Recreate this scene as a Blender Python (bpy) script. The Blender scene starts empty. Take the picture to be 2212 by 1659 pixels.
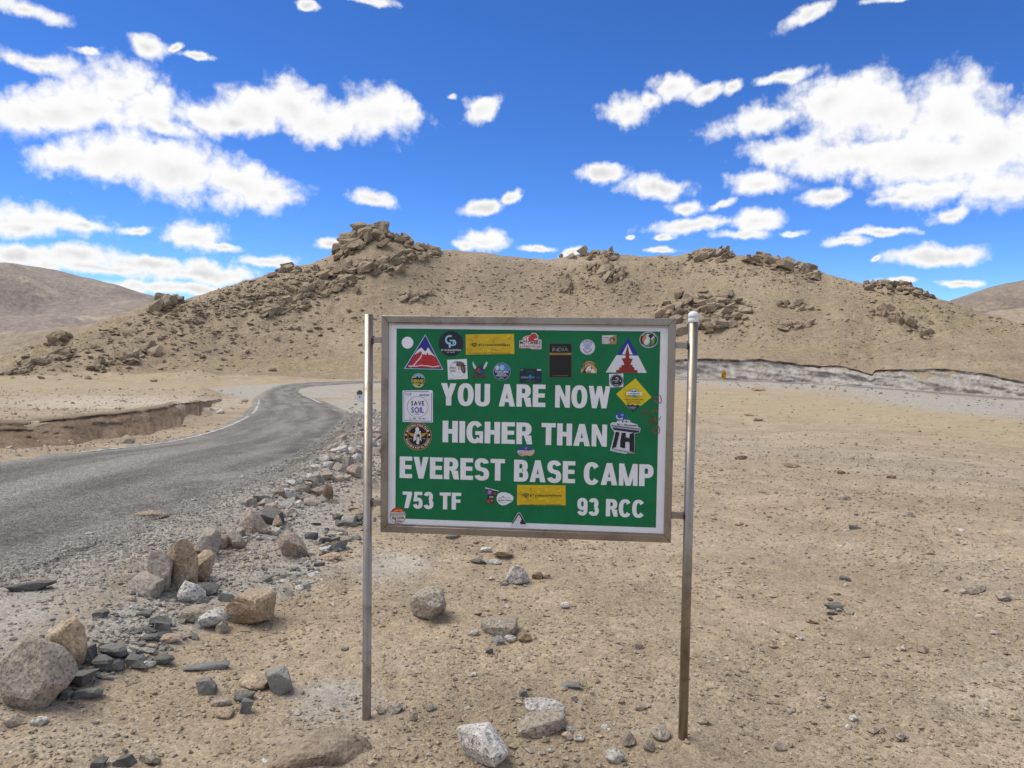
import bpy, math, random
import numpy as np
from mathutils import Vector, Matrix
random.seed(7); rng = np.random.default_rng(7)
scene = bpy.context.scene
col = scene.collection
R = math.radians

# ------------------------------------------------------------------ camera
F, CX, CY, EYE = 1640.0, 1106.0, 829.5, 1.62      # focal length and centre in pixels of a 2212 x 1659 frame
pitch, roll = R(2.74), R(0.8)
fwd = np.array([0, math.cos(pitch), -math.sin(pitch)]); r0 = np.array([1., 0, 0]); u0 = np.cross(r0, fwd)
cam_r = math.cos(roll)*r0 + math.sin(roll)*u0
cam_u = -math.sin(roll)*r0 + math.cos(roll)*u0
CAM = np.array([0, 0, EYE])
cd = bpy.data.cameras.new('camera'); cam = bpy.data.objects.new('camera', cd); col.objects.link(cam)
cam.matrix_world = Matrix(((cam_r[0], cam_u[0], -fwd[0], 0), (cam_r[1], cam_u[1], -fwd[1], 0), (cam_r[2], cam_u[2], -fwd[2], EYE), (0, 0, 0, 1)))
cd.sensor_fit = 'HORIZONTAL'; cd.sensor_width = 36.0; cd.lens = 36.0*F/2212.0
cd.clip_start = 0.05; cd.clip_end = 20000
scene.camera = cam
scene.cycles.max_bounces = 5; scene.cycles.diffuse_bounces = 2; scene.cycles.glossy_bounces = 3

def ray(px, py):
    px = np.asarray(px, float); py = np.asarray(py, float)
    return fwd + cam_r*((px-CX)/F)[..., None] - cam_u*((py-CY)/F)[..., None]
def at(px, py, Y):                                  # the point on a pixel's ray at distance Y along the ground axis
    d = ray(px, py); return CAM + d*(np.asarray(Y, float)/d[..., 1])[..., None]

# ------------------------------------------------------------------ light and sky
SUN_EL, SUN_AZ = R(60), R(-82)                      # azimuth clockwise from +Y: light from the left
sdir = Vector((math.sin(SUN_AZ)*math.cos(SUN_EL), math.cos(SUN_AZ)*math.cos(SUN_EL), math.sin(SUN_EL)))
sl = bpy.data.lights.new('sun', 'SUN'); sl.energy = 2.2; sl.angle = R(42); sl.color = (1.0, 0.95, 0.87)
sun = bpy.data.objects.new('sun', sl); col.objects.link(sun)
sun.rotation_euler = (-sdir).to_track_quat('-Z', 'Y').to_euler(); sun.location = sdir*50
scene.view_settings.view_transform = 'Standard'; scene.view_settings.look = 'None'
scene.view_settings.exposure = 0.55; scene.view_settings.gamma = 1.0
scene.view_settings.use_curve_mapping = False

world = bpy.data.worlds.new('World'); scene.world = world; world.use_nodes = True
def build_world():
    nt = world.node_tree; nt.nodes.clear(); N = nt.nodes.new; L = nt.links.new
    def math_(op, a, b=None, c=None):
        n = N('ShaderNodeMath'); n.operation = op
        for i, v in enumerate((a, b, c)):
            if v is None: continue
            if isinstance(v, (int, float)): n.inputs[i].default_value = v
            else: L(v, n.inputs[i])
        return n.outputs[0]
    sky = N('ShaderNodeTexSky'); sky.sky_type = 'NISHITA'; sky.sun_disc = False
    sky.sun_elevation = SUN_EL; sky.sun_rotation = SUN_AZ; sky.altitude = 4500
    sky.air_density = 0.9; sky.dust_density = 0.0; sky.ozone_density = 5.0
    tc = N('ShaderNodeTexCoord'); D = tc.outputs['Generated']
    sep = N('ShaderNodeSeparateXYZ'); L(D, sep.inputs[0])
    az = math_('ARCTAN2', sep.outputs[0], sep.outputs[1]); el = math_('ARCSINE', sep.outputs[2])
    base = N('ShaderNodeCombineXYZ'); L(az, base.inputs[0]); L(el, base.inputs[1])
    def noise(scale, detail, rough, vec, dist=0.0):
        n = N('ShaderNodeTexNoise'); n.noise_dimensions = '2D'; n.inputs['Scale'].default_value = scale; n.inputs['Detail'].default_value = detail
        n.inputs['Roughness'].default_value = rough; n.inputs['Distortion'].default_value = dist; L(vec, n.inputs['Vector']); return n
    # warp the cloud plane so that outlines billow
    w1 = noise(11, 5, 0.6, base.outputs[0])
    wv = N('ShaderNodeVectorMath'); wv.operation = 'SUBTRACT'; L(w1.outputs['Color'], wv.inputs[0]); wv.inputs[1].default_value = (0.5, 0.5, 0.5)
    ws = N('ShaderNodeVectorMath'); ws.operation = 'MULTIPLY_ADD'; L(wv.outputs[0], ws.inputs[0]); ws.inputs[1].default_value = (0.034, 0.022, 0); L(base.outputs[0], ws.inputs[2])
    P = ws.outputs[0]
    blobs = [(110,235,110,48,0),(250,185,95,60,0),(330,230,95,62,0),(60,245,70,46,0),(190,235,130,45,0),(350,270,70,24,10),
      (250,340,150,58,-6),(390,368,175,72,6),(510,395,145,56,10),(600,420,60,30,10),(165,338,90,34,-5),
      (440,252,52,36,0),(545,238,82,54,0),(630,232,105,58,5),(700,262,95,54,0),(820,248,105,62,0),(880,245,40,36,0),(500,262,60,24,0),
      (60,18,80,18,5),(310,95,45,20,5),(375,102,22,8,-20),(430,122,38,9,0),(75,130,75,22,0),(180,112,25,10,0),
      (1040,235,50,28,-28),(985,215,14,7,0),
      (1355,240,64,36,0),(1455,188,60,28,5),(1530,200,42,18,-10),(1580,190,26,18,-20),(1405,215,30,22,0),
      (1640,265,110,30,-8),(1780,222,140,55,-10),(1900,240,160,72,0),(2050,250,120,82,8),(2140,310,120,90,0),(1700,325,110,32,0),
      (1850,335,170,46,0),(2000,345,180,60,0),(2150,405,100,42,-5),(2010,412,130,32,-6),(1950,432,75,14,-4),
      (1295,375,62,22,0),(1420,405,78,25,5),(1485,447,50,20,0),(1500,487,115,20,-4),(1635,475,66,30,0),(1610,507,75,13,0),(1640,393,78,28,5),
      (1560,440,36,12,-25),(1790,425,58,20,0),(1720,500,30,8,0),
      (1745,30,58,18,-20),(1920,0,62,9,0),(1690,165,62,14,-10),
      (2055,460,52,18,-14),(1900,505,68,10,0),(1830,525,42,14,0),(2030,552,110,23,0),(1890,562,14,7,-20),(2070,610,48,8,0),(1940,605,55,8,0),
      (1040,522,66,28,0),(1000,530,40,16,0),(1155,538,50,9,0),(1230,545,40,12,-20),(810,430,56,18,10),(1045,445,72,20,-8),(1105,430,30,16,-30),
      (90,475,115,30,4),(60,492,80,25,0),(180,490,50,14,0),(290,497,42,11,-8),(410,512,72,34,0),(480,535,45,10,5),(160,553,105,26,0),(30,550,70,22,0),
      (330,572,165,20,0),(430,590,150,24,0),(580,563,62,15,0),(715,528,44,14,-6),(200,578,130,14,0),(400,622,150,14,0),(30,575,30,12,0),
      (670,8,34,9,10),(800,3,75,10,0),(1435,512,26,8,0),(1370,513,14,6,0),(1435,542,45,9,0)]
    acc = None; acc2 = None; turned = {}
    for k, (px, py, rx, ry, rot) in enumerate(sorted(blobs, key=lambda q: q[4])):
        d = ray(px, py); d = d/np.linalg.norm(d)
        a, e = math.atan2(d[0], d[1]), math.asin(d[2]); c, s_ = math.cos(R(-rot)), math.sin(R(-rot))
        if k % 12 == 0: turned = {}
        if rot not in turned:                        # the cloud plane turned by this angle; a negligible term chains the groups
            v = P
            if acc is not None:
                q = N('ShaderNodeVectorMath'); q.operation = 'MULTIPLY_ADD'; L(acc, q.inputs[0]); q.inputs[1].default_value = (1e-7, 0, 0); L(P, q.inputs[2]); v = q.outputs[0]
            if rot:
                m = N('ShaderNodeMapping'); m.vector_type = 'TEXTURE'; L(v, m.inputs['Vector']); m.inputs['Rotation'].default_value = (0, 0, R(-rot)); v = m.outputs[0]
            turned[rot] = v
        a2, e2 = a*c+e*s_, -a*s_+e*c; ix, iy = F/(rx*1.0), F/(ry*1.0)
        m = N('ShaderNodeVectorMath'); m.operation = 'MULTIPLY_ADD'; L(turned[rot], m.inputs[0]); m.inputs[1].default_value = (ix, iy, 0); m.inputs[2].default_value = (-a2*ix, -e2*iy, 0)
        ln = N('ShaderNodeVectorMath'); ln.operation = 'LENGTH'; L(m.outputs[0], ln.inputs[0])
        acc = ln.outputs['Value'] if acc is None else math_('SMOOTH_MIN', acc, ln.outputs['Value'], 0.12)
        if ry >= 28:                                 # the same bodies a little higher up: what lies above shades the base
            m = N('ShaderNodeVectorMath'); m.operation = 'MULTIPLY_ADD'; L(turned[rot], m.inputs[0]); m.inputs[1].default_value = (ix, iy, 0); m.inputs[2].default_value = (-a2*ix, -e2*iy-0.45, 0)
            ln = N('ShaderNodeVectorMath'); ln.operation = 'LENGTH'; L(m.outputs[0], ln.inputs[0])
            acc2 = ln.outputs['Value'] if acc2 is None else math_('SMOOTH_MIN', acc2, ln.outputs['Value'], 0.2)
    inner = math_('SUBTRACT', 1.0, acc)
    # beyond the view the same broken cumulus goes on, by noise on a flat cloud layer
    zc = math_('MAXIMUM', sep.outputs[2], 0.06)
    lay = N('ShaderNodeCombineXYZ'); L(math_('DIVIDE', sep.outputs[0], zc), lay.inputs[0]); L(math_('DIVIDE', sep.outputs[1], zc), lay.inputs[1])
    gn = noise(1.1, 6, 0.55, lay.outputs[0])
    gen = math_('MULTIPLY', math_('SUBTRACT', gn.outputs['Fac'], 0.46), 6.0)
    side = N('ShaderNodeMapRange'); side.interpolation_type = 'SMOOTHSTEP'
    L(math_('ABSOLUTE', az), side.inputs['Value']); side.inputs['From Min'].default_value = 0.72; side.inputs['From Max'].default_value = 0.95
    high = N('ShaderNodeMapRange'); high.interpolation_type = 'SMOOTHSTEP'
    L(el, high.inputs['Value']); high.inputs['From Min'].default_value = 0.52; high.inputs['From Max'].default_value = 0.68
    outw = math_('MAXIMUM', side.outputs[0], high.outputs[0])
    genm = math_('SUBTRACT', gen, math_('MULTIPLY', math_('SUBTRACT', 1.0, outw), 8.0))
    field = math_('MAXIMUM', inner, genm)
    fn = noise(20, 8, 0.64, base.outputs[0])
    vo = N('ShaderNodeTexVoronoi'); vo.voronoi_dimensions = '2D'; vo.feature = 'SMOOTH_F1'; L(P, vo.inputs['Vector'])
    vo.inputs['Scale'].default_value = 34; vo.inputs['Detail'].default_value = 2.0; vo.inputs['Roughness'].default_value = 0.55; vo.inputs['Smoothness'].default_value = 0.25; vo.inputs['Lacunarity'].default_value = 2.2
    puff = math_('ADD', math_('MULTIPLY', math_('SUBTRACT', fn.outputs['Fac'], 0.40), 1.15), math_('MULTIPLY', math_('SUBTRACT', 0.66, vo.outputs['Distance']), 0.38))
    dens = math_('ADD', field, puff)
    mask = N('ShaderNodeMapRange'); mask.interpolation_type = 'SMOOTHSTEP'; L(dens, mask.inputs['Value'])
    mask.inputs['From Min'].default_value = -0.02; mask.inputs['From Max'].default_value = 0.66
    # thick undersides a little greyer, folds faintly shaded
    low = math_('MULTIPLY', math_('SUBTRACT', acc2, acc), 1.15)
    lowc = N('ShaderNodeClamp'); L(low, lowc.inputs[0])
    thick = N('ShaderNodeMapRange'); thick.interpolation_type = 'SMOOTHSTEP'; L(dens, thick.inputs['Value']); thick.inputs['From Min'].default_value = 0.45; thick.inputs['From Max'].default_value = 1.35
    fold = math_('MULTIPLY', math_('SUBTRACT', vo.outputs['Distance'], 0.36), 0.28)
    g = math_('MULTIPLY', math_('ADD', math_('ADD', math_('MULTIPLY', lowc.outputs[0], 0.60), 0.0), fold), thick.outputs[0])
    gcl = N('ShaderNodeClamp'); L(g, gcl.inputs[0])
    cc = N('ShaderNodeMix'); cc.data_type = 'RGBA'; L(gcl.outputs[0], cc.inputs[0])
    cc.inputs[6].default_value = (1.0, 1.0, 1.0, 1); cc.inputs[7].default_value = (0.60, 0.585, 0.59, 1)
    gm = N('ShaderNodeHueSaturation'); L(sky.outputs[0], gm.inputs['Color']); gm.inputs['Saturation'].default_value = 1.2; gm.inputs['Hue'].default_value = 0.509
    b1 = N('ShaderNodeBackground'); L(gm.outputs[0], b1.inputs[0]); b1.inputs[1].default_value = 0.145
    b2 = N('ShaderNodeBackground'); L(cc.outputs[2], b2.inputs[0]); b2.inputs[1].default_value = 0.68
    mix = N('ShaderNodeMixShader'); L(mask.outputs[0], mix.inputs[0]); L(b1.outputs[0], mix.inputs[1]); L(b2.outputs[0], mix.inputs[2])
    out = N('ShaderNodeOutputWorld'); L(mix.outputs[0], out.inputs['Surface'])
build_world()
world.cycles.sampling_method = 'MANUAL'; world.cycles.sample_map_resolution = 256

# ------------------------------------------------------------------ helpers
def tag(o, label=None, cat=None, group=None, kind=None):
    for k, v in (('label', label), ('category', cat), ('group', group), ('kind', kind)):
        if v: o[k] = v
    return o
def mesh_np(name, verts, faces, mats=(), smooth=False, mat_idx=None):
    me = bpy.data.meshes.new(name)
    if isinstance(faces, np.ndarray):
        n, k = faces.shape
        me.vertices.add(len(verts)); me.vertices.foreach_set('co', np.asarray(verts, np.float32).ravel())
        me.loops.add(n*k); me.loops.foreach_set('vertex_index', faces.astype(np.int32).ravel())
        me.polygons.add(n); me.polygons.foreach_set('loop_start', np.arange(0, n*k, k, dtype=np.int32))
        me.update(calc_edges=True)
    else:
        me.from_pydata([tuple(v) for v in verts], [], faces); me.update()
    for m in mats: me.materials.append(m)
    if mat_idx is not None: me.polygons.foreach_set('material_index', np.asarray(mat_idx, np.int32))
    me.polygons.foreach_set('use_smooth', np.full(len(me.polygons), smooth, bool))
    return me
def obj(name, me, parent=None, loc=(0, 0, 0)):
    o = bpy.data.objects.new(name, me); col.objects.link(o); o.location = loc
    if parent: o.parent = parent
    return o
def empty(name, loc):
    o = bpy.data.objects.new(name, None); col.objects.link(o); o.location = loc; o.empty_display_size = 0.1; return o

def vnoise(x, y, seed=0):
    xi = np.floor(x).astype(np.int64); yi = np.floor(y).astype(np.int64); fx = x-xi; fy = y-yi
    def h(a, b):
        n = (a*374761393 + b*668265263 + seed*1442695041) & 0xFFFFFFFF
        n = ((n ^ (n >> 13))*1274126177) & 0xFFFFFFFF
        return ((n ^ (n >> 16)) & 0xFFFF)/65535.0
    sx = fx*fx*(3-2*fx); sy = fy*fy*(3-2*fy)
    a = h(xi, yi)*(1-sx)+h(xi+1, yi)*sx; b = h(xi, yi+1)*(1-sx)+h(xi+1, yi+1)*sx
    return a*(1-sy)+b*sy - 0.5
def fbm(x, y, oct=4, seed=0, gain=0.5):
    s = 0; a = 1.0
    for i in range(oct): s = s + a*vnoise(x*2**i+17.3*i, y*2**i-9.1*i, seed+i); a *= gain
    return s
def sstep(a, b, x):
    t = np.clip((x-a)/(b-a), 0, 1); return t*t*(3-2*t)

# ------------------------------------------------------------------ materials
def nodes_mat(name, rough=0.9, spec=0.2, metal=0.0):
    m = bpy.data.materials.new(name); m.use_nodes = True
    nt = m.node_tree; b = nt.nodes['Principled BSDF']
    b.inputs['Roughness'].default_value = rough; b.inputs['Specular IOR Level'].default_value = spec; b.inputs['Metallic'].default_value = metal
    return m, nt, b
class G:                                             # short node-graph writer
    def __init__(s, nt): s.nt = nt; s.N = nt.nodes.new; s.L = nt.links.new
    def put(s, v, i):
        if isinstance(v, (int, float)): i.default_value = v
        elif isinstance(v, tuple): i.default_value = v if len(v) != 3 or i.type != 'RGBA' else v+(1,)
        else: s.L(v, i)
    def math(s, op, a, b=None, c=None, clamp=False):
        n = s.N('ShaderNodeMath'); n.operation = op; n.use_clamp = clamp
        for i, v in enumerate((a, b, c)):
            if v is not None: s.put(v, n.inputs[i])
        return n.outputs[0]
    def pos(s): return s.N('ShaderNodeNewGeometry').outputs['Position']
    def noise(s, scale, detail=4, rough=0.6, vec=None, dist=0.0, color=False):
        n = s.N('ShaderNodeTexNoise'); s.put(scale, n.inputs['Scale']); n.inputs['Detail'].default_value = detail
        n.inputs['Roughness'].default_value = rough; n.inputs['Distortion'].default_value = dist
        s.L(vec if vec is not None else s.pos(), n.inputs['Vector']); return n.outputs['Color' if color else 'Fac']
    def vor(s, scale, feature='F1', vec=None):
        n = s.N('ShaderNodeTexVoronoi'); n.feature = feature; n.inputs['Scale'].default_value = scale
        s.L(vec if vec is not None else s.pos(), n.inputs['Vector']); return n
    def ramp(s, f, a, b, lo=0.0, hi=1.0, smooth=True):
        n = s.N('ShaderNodeMapRange'); n.interpolation_type = 'SMOOTHSTEP' if smooth else 'LINEAR'
        s.put(f, n.inputs['Value'])
        for nm, v in (('From Min', a), ('From Max', b), ('To Min', lo), ('To Max', hi)): n.inputs[nm].default_value = v
        return n.outputs[0]
    def mix(s, f, a, b, mode='MIX'):
        n = s.N('ShaderNodeMix'); n.data_type = 'RGBA'; n.blend_type = mode
        s.put(f, n.inputs[0]); s.put(a, n.inputs[6]); s.put(b, n.inputs[7]); return n.outputs[2]
    def scale(s, c, f):                              # colour times a factor
        n = s.N('ShaderNodeVectorMath'); n.operation = 'SCALE'; s.put(c, n.inputs[0]); s.put(f, n.inputs['Scale']); return n.outputs[0]
    def bump(s, h, strength, dist, normal=None):
        n = s.N('ShaderNodeBump'); n.inputs['Strength'].default_value = strength; n.inputs['Distance'].default_value = dist
        s.L(h, n.inputs['Height'])
        if normal is not None: s.L(normal, n.inputs['Normal'])
        return n.outputs[0]
    def attr(s, name):
        n = s.N('ShaderNodeAttribute'); n.attribute_name = name; return n

def rgb(h):                                          # sRGB hex -> linear
    c = [int(h[i:i+2], 16)/255 for i in (0, 2, 4)]
    return tuple(x/12.92 if x <= 0.04045 else ((x+0.055)/1.055)**2.4 for x in c)

def rock_mat(name, c1, c2, speck, grain=85.0, speck_amt=0.6, crack=14.0, stain=None, dust=0.25, bump_d=0.006):
    m, nt, b = nodes_mat(name, 0.92, 0.15); g = G(nt)
    n1 = g.noise(crack*0.35, 6, 0.62); c = g.mix(g.ramp(n1, 0.35, 0.65), c1, c2)
    if stain: c = g.mix(g.ramp(g.noise(crack*0.22, 5, 0.6, dist=0.6), 0.52, 0.66), c, stain)
    v = g.vor(grain); sp = g.noise(grain*0.8, 2, 0.6)
    c = g.mix(g.math('MULTIPLY', g.ramp(sp, 0.53, 0.60), speck_amt), c, speck)
    c = g.mix(g.math('MULTIPLY', g.ramp(g.noise(grain*0.55, 2, 0.5), 0.54, 0.62), speck_amt*0.8), c, tuple(min(1, x*1.5) for x in c1))
    geo = g.N('ShaderNodeNewGeometry'); sep = g.N('ShaderNodeSeparateXYZ'); g.L(geo.outputs['Normal'], sep.inputs[0])
    d = g.math('MULTIPLY', g.ramp(sep.outputs[2], 0.35, 0.95), g.ramp(g.noise(crack*0.7, 5, 0.65), 0.35, 0.7))
    c = g.mix(g.math('MULTIPLY', d, dust), c, (0.42, 0.36, 0.27))
    oi = g.N('ShaderNodeObjectInfo')
    c = g.scale(c, g.math('MULTIPLY_ADD', oi.outputs['Random'], 0.34, 0.83))
    g.L(c, b.inputs['Base Color'])
    h = g.math('ADD', g.noise(crack, 9, 0.68), g.math('MULTIPLY', g.noise(grain*0.6, 3, 0.6), 0.25))
    g.L(g.bump(h, 1.0, bump_d*5), b.inputs['Normal']); return m

M = {}
M['granite'] = rock_mat('granite_grey', (0.43, 0.37, 0.285), (0.36, 0.305, 0.23), (0.10, 0.09, 0.08))
M['tan'] = rock_mat('granite_tan', (0.46, 0.36, 0.25), (0.39, 0.30, 0.205), (0.14, 0.10, 0.07), stain=(0.36, 0.23, 0.12))
M['orange'] = rock_mat('granite_orange', (0.43, 0.325, 0.21), (0.34, 0.25, 0.155), (0.16, 0.11, 0.07), stain=(0.46, 0.40, 0.315))
M['white'] = rock_mat('granite_white', (0.58, 0.545, 0.48), (0.49, 0.455, 0.395), (0.12, 0.11, 0.11), speck_amt=0.75)
M['pink'] = rock_mat('granite_pink', (0.40, 0.315, 0.25), (0.34, 0.26, 0.195), (0.13, 0.10, 0.08))
M['brown'] = rock_mat('granite_brown', (0.27, 0.18, 0.11), (0.21, 0.14, 0.08), (0.09, 0.06, 0.04), stain=(0.34, 0.26, 0.18))
M['slate'] = rock_mat('slate_dark', (0.195, 0.19, 0.17), (0.145, 0.142, 0.127), (0.22, 0.23, 0.22), speck_amt=0.12, crack=22, dust=0.35)
M['green'] = rock_mat('slate_green', (0.25, 0.25, 0.22), (0.30, 0.295, 0.255), (0.11, 0.12, 0.11), speck_amt=0.12, crack=18, dust=0.35)
M['dusty'] = rock_mat('granite_dusty', (0.38, 0.33, 0.27), (0.34, 0.295, 0.24), (0.16, 0.14, 0.12), dust=0.7)
M['sunk'] = rock_mat('granite_sunk', (0.40, 0.31, 0.22), (0.33, 0.25, 0.17), (0.15, 0.10, 0.07), stain=(0.30, 0.20, 0.12), dust=0.8)
M['hill'] = rock_mat('hill_granite', (0.36, 0.285, 0.193), (0.305, 0.24, 0.161), (0.19, 0.147, 0.10), grain=6.0, crack=1.1, speck_amt=0.45, stain=(0.31, 0.24, 0.165), dust=0.3, bump_d=0.10)

# ------------------------------------------------------------------ terrain height
road_pairs = []                                      # (right edge, left edge) points of the road
def P3(a): return np.array(a, float)
RP = [P3((-3.3, -40, 0.75)), P3((-3.1, -12, 0.5)), P3((-3.0, -1, 0.33)), at(0, 1250, 4.4), at(300, 1130, 5.9), at(620, 1010, 9.2), at(720, 945, 15.5), at(757, 905, 23.6),
      at(750, 890, 28), at(722, 875, 36), at(690, 862, 45), at(660, 851, 55), at(654, 843, 64), at(672, 836, 75), at(720, 831, 87), at(790, 826.5, 100),
      at(950, 823.5, 113), at(1130, 823, 122), at(1470, 819.6, 118), at(1800, 833.4, 105), at(2212, 864.5, 88), at(2700, 903, 70), at(3300, 955, 54)]
LP = [P3((-7.3, -40, 0.75)), P3((-7.1, -12, 0.5)), P3((-6.9, -1, 0.33)), P3((-6.75, 4.4, 0.24)), P3((-6.65, 6.5, 0.22)), at(0, 985, 9.5), at(380, 945, 15), at(500, 905, 22),
      at(540, 886, 28), at(552, 870, 37), at(558, 858, 47), at(575, 847, 60), at(610, 838, 75), at(660, 832, 87), at(720, 828, 97), at(790, 823.5, 107),
      at(950, 821, 118), at(1130, 820.8, 126.5), at(1470, 817.2, 122.8), at(1800, 830.2, 110), at(2212, 860.4, 92.5), at(2700, 897, 74), at(3300, 947, 58)]
def catmull(pts, n):
    pts = np.array(pts); P = np.vstack([2*pts[0]-pts[1], pts, 2*pts[-1]-pts[-2]]); out = []
    for i in range(len(pts)-1):
        p0, p1, p2, p3 = P[i:i+4]; t = np.linspace(0, 1, n, endpoint=False)[:, None]
        out.append(0.5*((2*p1)+(-p0+p2)*t+(2*p0-5*p1+4*p2-p3)*t*t+(-p0+3*p1-3*p2+p3)*t**3))
    return np.vstack(out+[pts[-1:]])
NSEG = 22
roadR = catmull(RP, NSEG); roadL = catmull(LP, NSEG)
roadL[:, 2] = roadR[:, 2] = 0.5*(roadL[:, 2]+roadR[:, 2])*0.5 + 0.5*roadR[:, 2]   # nearly level across
roadC = 0.5*(roadR+roadL); roadHW = 0.5*np.linalg.norm((roadR-roadL)[:, :2], axis=1)

def polar(p): p = np.asarray(p); return np.arctan2(p[..., 0], p[..., 1]), np.log(np.maximum(np.hypot(p[..., 0], p[..., 1]), 0.3))
# two earth banks: a step in the ground at radius rt(theta), height H(theta)
def bank_def(toe, lip):
    t, lr = polar(toe); return dict(th=t, lr=lr, lip=polar(lip)[1], zt=toe[:, 2], zl=lip[:, 2], H=lip[:, 2]-toe[:, 2])
cut_px = [(p_, 3, l_, t_) for p_, l_, t_ in [(1000,815,817),(1200,797,815.5),(1330,782,814.5),(1440,777,815),(1507,773.6,816.8),(1560,774,818.8),(1603,777,820.5),(1644,774,822),(1680,779.6,823.5),(1728,785.6,826),(1776,790,828.5),(1809,788,830),(1848,797.6,832.5),(1884,808,835),(1890,799,835.5),(1944,797.6,839.5),(1990,797.5,843.5),(2042,796.7,847.5),(2092,802.7,851),(2131,807.8,854),(2183,818,857.5),(2212,823,859.5),(2300,833,866),(2500,856,881),(2700,886,897)]]
def road_far_Y(px):                                  # Y of the road's far edge under a pixel column
    u = (px-CX)/F; m = slice(NSEG*15, NSEG*21+1); q = roadL[m]; w = q[:, 0]/q[:, 1]
    return np.interp(u, w, q[:, 1])
cut_toe = np.array([at(p, tr, road_far_Y(p)+2.4) for p, dY, lr_, tr in cut_px])
cut_lip = np.array([at(p, lr_, road_far_Y(p)+2.4+1.8) for p, dY, lr_, tr in cut_px])
dit_px = [(-700,920,9.0,962,8.2),(-300,917,11.2,970,9.7),(0,914,12.8,972,11.2),(54,914,13.2,970,11.6),(151,902,14.8,961,13),(230,894,16.8,950,14.8),(324,881,20,940,17.2),(390,869,24.5,922,20.5),(430,865,29,900,25.5),(455,864,36,878,33.5),(478,861,44,864,42.5)]
dit_toe = np.array([at(a, d, e) for a, b, c, d, e in dit_px]); dit_lip = np.array([at(a, b, c) for a, b, c, d, e in dit_px])
steps = [bank_def(cut_toe, cut_lip), bank_def(dit_toe, dit_lip)]
def step_h(th, lr):
    z = np.zeros_like(th)
    for s in steps:
        o = np.argsort(s['th']); T = s['th'][o]
        rt = np.exp(np.interp(th, T, s['lr'][o])); rl = np.exp(np.interp(th, T, s['lip'][o])); H = np.interp(th, T, s['H'][o])
        e = (T[-1]-T[0])*0.04
        H = H*sstep(T[0]-e, T[0], th)*(1-sstep(T[-1], T[-1]+e, th))
        r = np.exp(lr); z = z + H*sstep(0.25, 1.0, (r-rt)/(rl-rt))
    return z
ctrl = []
for p in [(0,0.5,0),(-1.2,1.2,0.03),(1.5,1.2,0),(-0.611,3.225,0),(0.734,3.097,0),(0,3.2,0),(-1.2,2.2,0.0),(-1.6,3.4,0.0),(-1.7,4.6,0.02),(-1.25,5.6,0.0),(-0.8,8,-0.06),(-0.5,5,0),(1.6,3,0),(3,3,0.02),(2,6,-0.05),(4,6,0.0),(0.5,7,-0.1),(-1.6,11,-0.25),(-3,1.5,0.25),(3.5,1.0,0.02),(-2.2,7.6,0.05),(-2.35,4.7,0.14),(-1.9,12,-0.2)]: ctrl.append(p)
for i in range(3, len(RP)):                          # the road's shelf
    ctrl.append(tuple(roadC[i*NSEG]))
for (px, py, Y) in [  # plain on the right
    (1300,960,17),(1600,1000,13),(1800,1000,13),(2212,1020,13),(2212,1200,6),(1600,920,25),(1900,920,25),(2212,930,24),(2600,950,24),(1600,870,50),(1900,875,48),(2212,885,45),(1150,880,40),(1150,848,75),(1500,842,85),(2000,860,72),(900,880,40),(900,845,75),(1300,900,30),
    # plain on the left, beyond the bank
    (0,885,19),(200,880,22),(350,870,27),(480,850,45),(-300,885,18),(0,862,32),(250,855,38),(0,845,55),(300,842,60),(0,832,80),(250,832,85),(450,832,95),(-400,850,40),(-400,835,70),(600,822,108),(750,812,118)]:
    ctrl.append(tuple(at(px, py, Y)))
hillc = [  # foot, face and crest of the hill: pixel, distance
    (0,806,100),(120,790,108),(300,772,118),(450,760,126),(600,752,132),(800,745,138),(1000,742,142),(1200,745,143),(1400,748,142),(1600,752,136),(1800,765,126),(2000,778,114),(2212,800,103),(2500,830,90),
    (120,762,116),(250,728,130),(400,690,140),(560,660,150),(750,640,160),(950,640,165),(1150,645,166),(1350,645,164),(1550,650,160),(1750,675,150),(1950,700,138),(2212,745,122),
    (0,788,112),(60,768,118),(150,728,130),(250,694,142),(330,664,150),(400,643,156),(470,625,162),(560,598,169),(640,580,174),(720,560,178),(760,528,181),(795,503,184),(830,502,186),(870,515,189),(910,530,191),(960,537,193),(1040,543,195),(1120,549,196),(1200,555,196),(1290,552,195),(1400,557,194),(1480,553,192),(1560,552,189),(1640,557,186),(1720,577,182),(1800,598,177),(1880,613,171),(1950,618,166),(2010,639,161),(2110,670,154),(2212,696,147),(2400,750,135),(2700,830,120)]
for i, (px, py, Y) in enumerate(hillc):
    q = at(px, py, Y); ctrl.append(tuple(q))
    if i >= 26:                                      # ground falls away behind the crest
        f = 1.28; drop = max(3.0, 0.35*(q[2]+4))
        ctrl.append((q[0]*f, q[1]*f, q[2]-drop)); ctrl.append((q[0]*1.8, q[1]*1.8, -5.0))
for q in list(cut_toe[3:-2:2])+list(cut_lip[3:-2:2])+list(dit_toe)+list(dit_lip): ctrl.append(tuple(q))
ctrl = np.array(ctrl)
ct, cl = polar(ctrl); cz = ctrl[:, 2] - step_h(ct, cl)
KT = 1.6
A = np.stack([ct*KT, cl], 1)
def tps_k(d2): return np.where(d2 > 1e-12, d2*np.log(np.maximum(d2, 1e-12)), 0.0)
def tps_fit(A, z, lam):
    n = len(A); K = tps_k(((A[:, None]-A[None])**2).sum(-1)) + lam*np.eye(n)
    Pm = np.hstack([np.ones((n, 1)), A]); top = np.hstack([K, Pm]); bot = np.hstack([Pm.T, np.zeros((3, 3))])
    return np.linalg.solve(np.vstack([top, bot]), np.concatenate([z, np.zeros(3)]))
W = tps_fit(A, cz, 3e-4)
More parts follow.
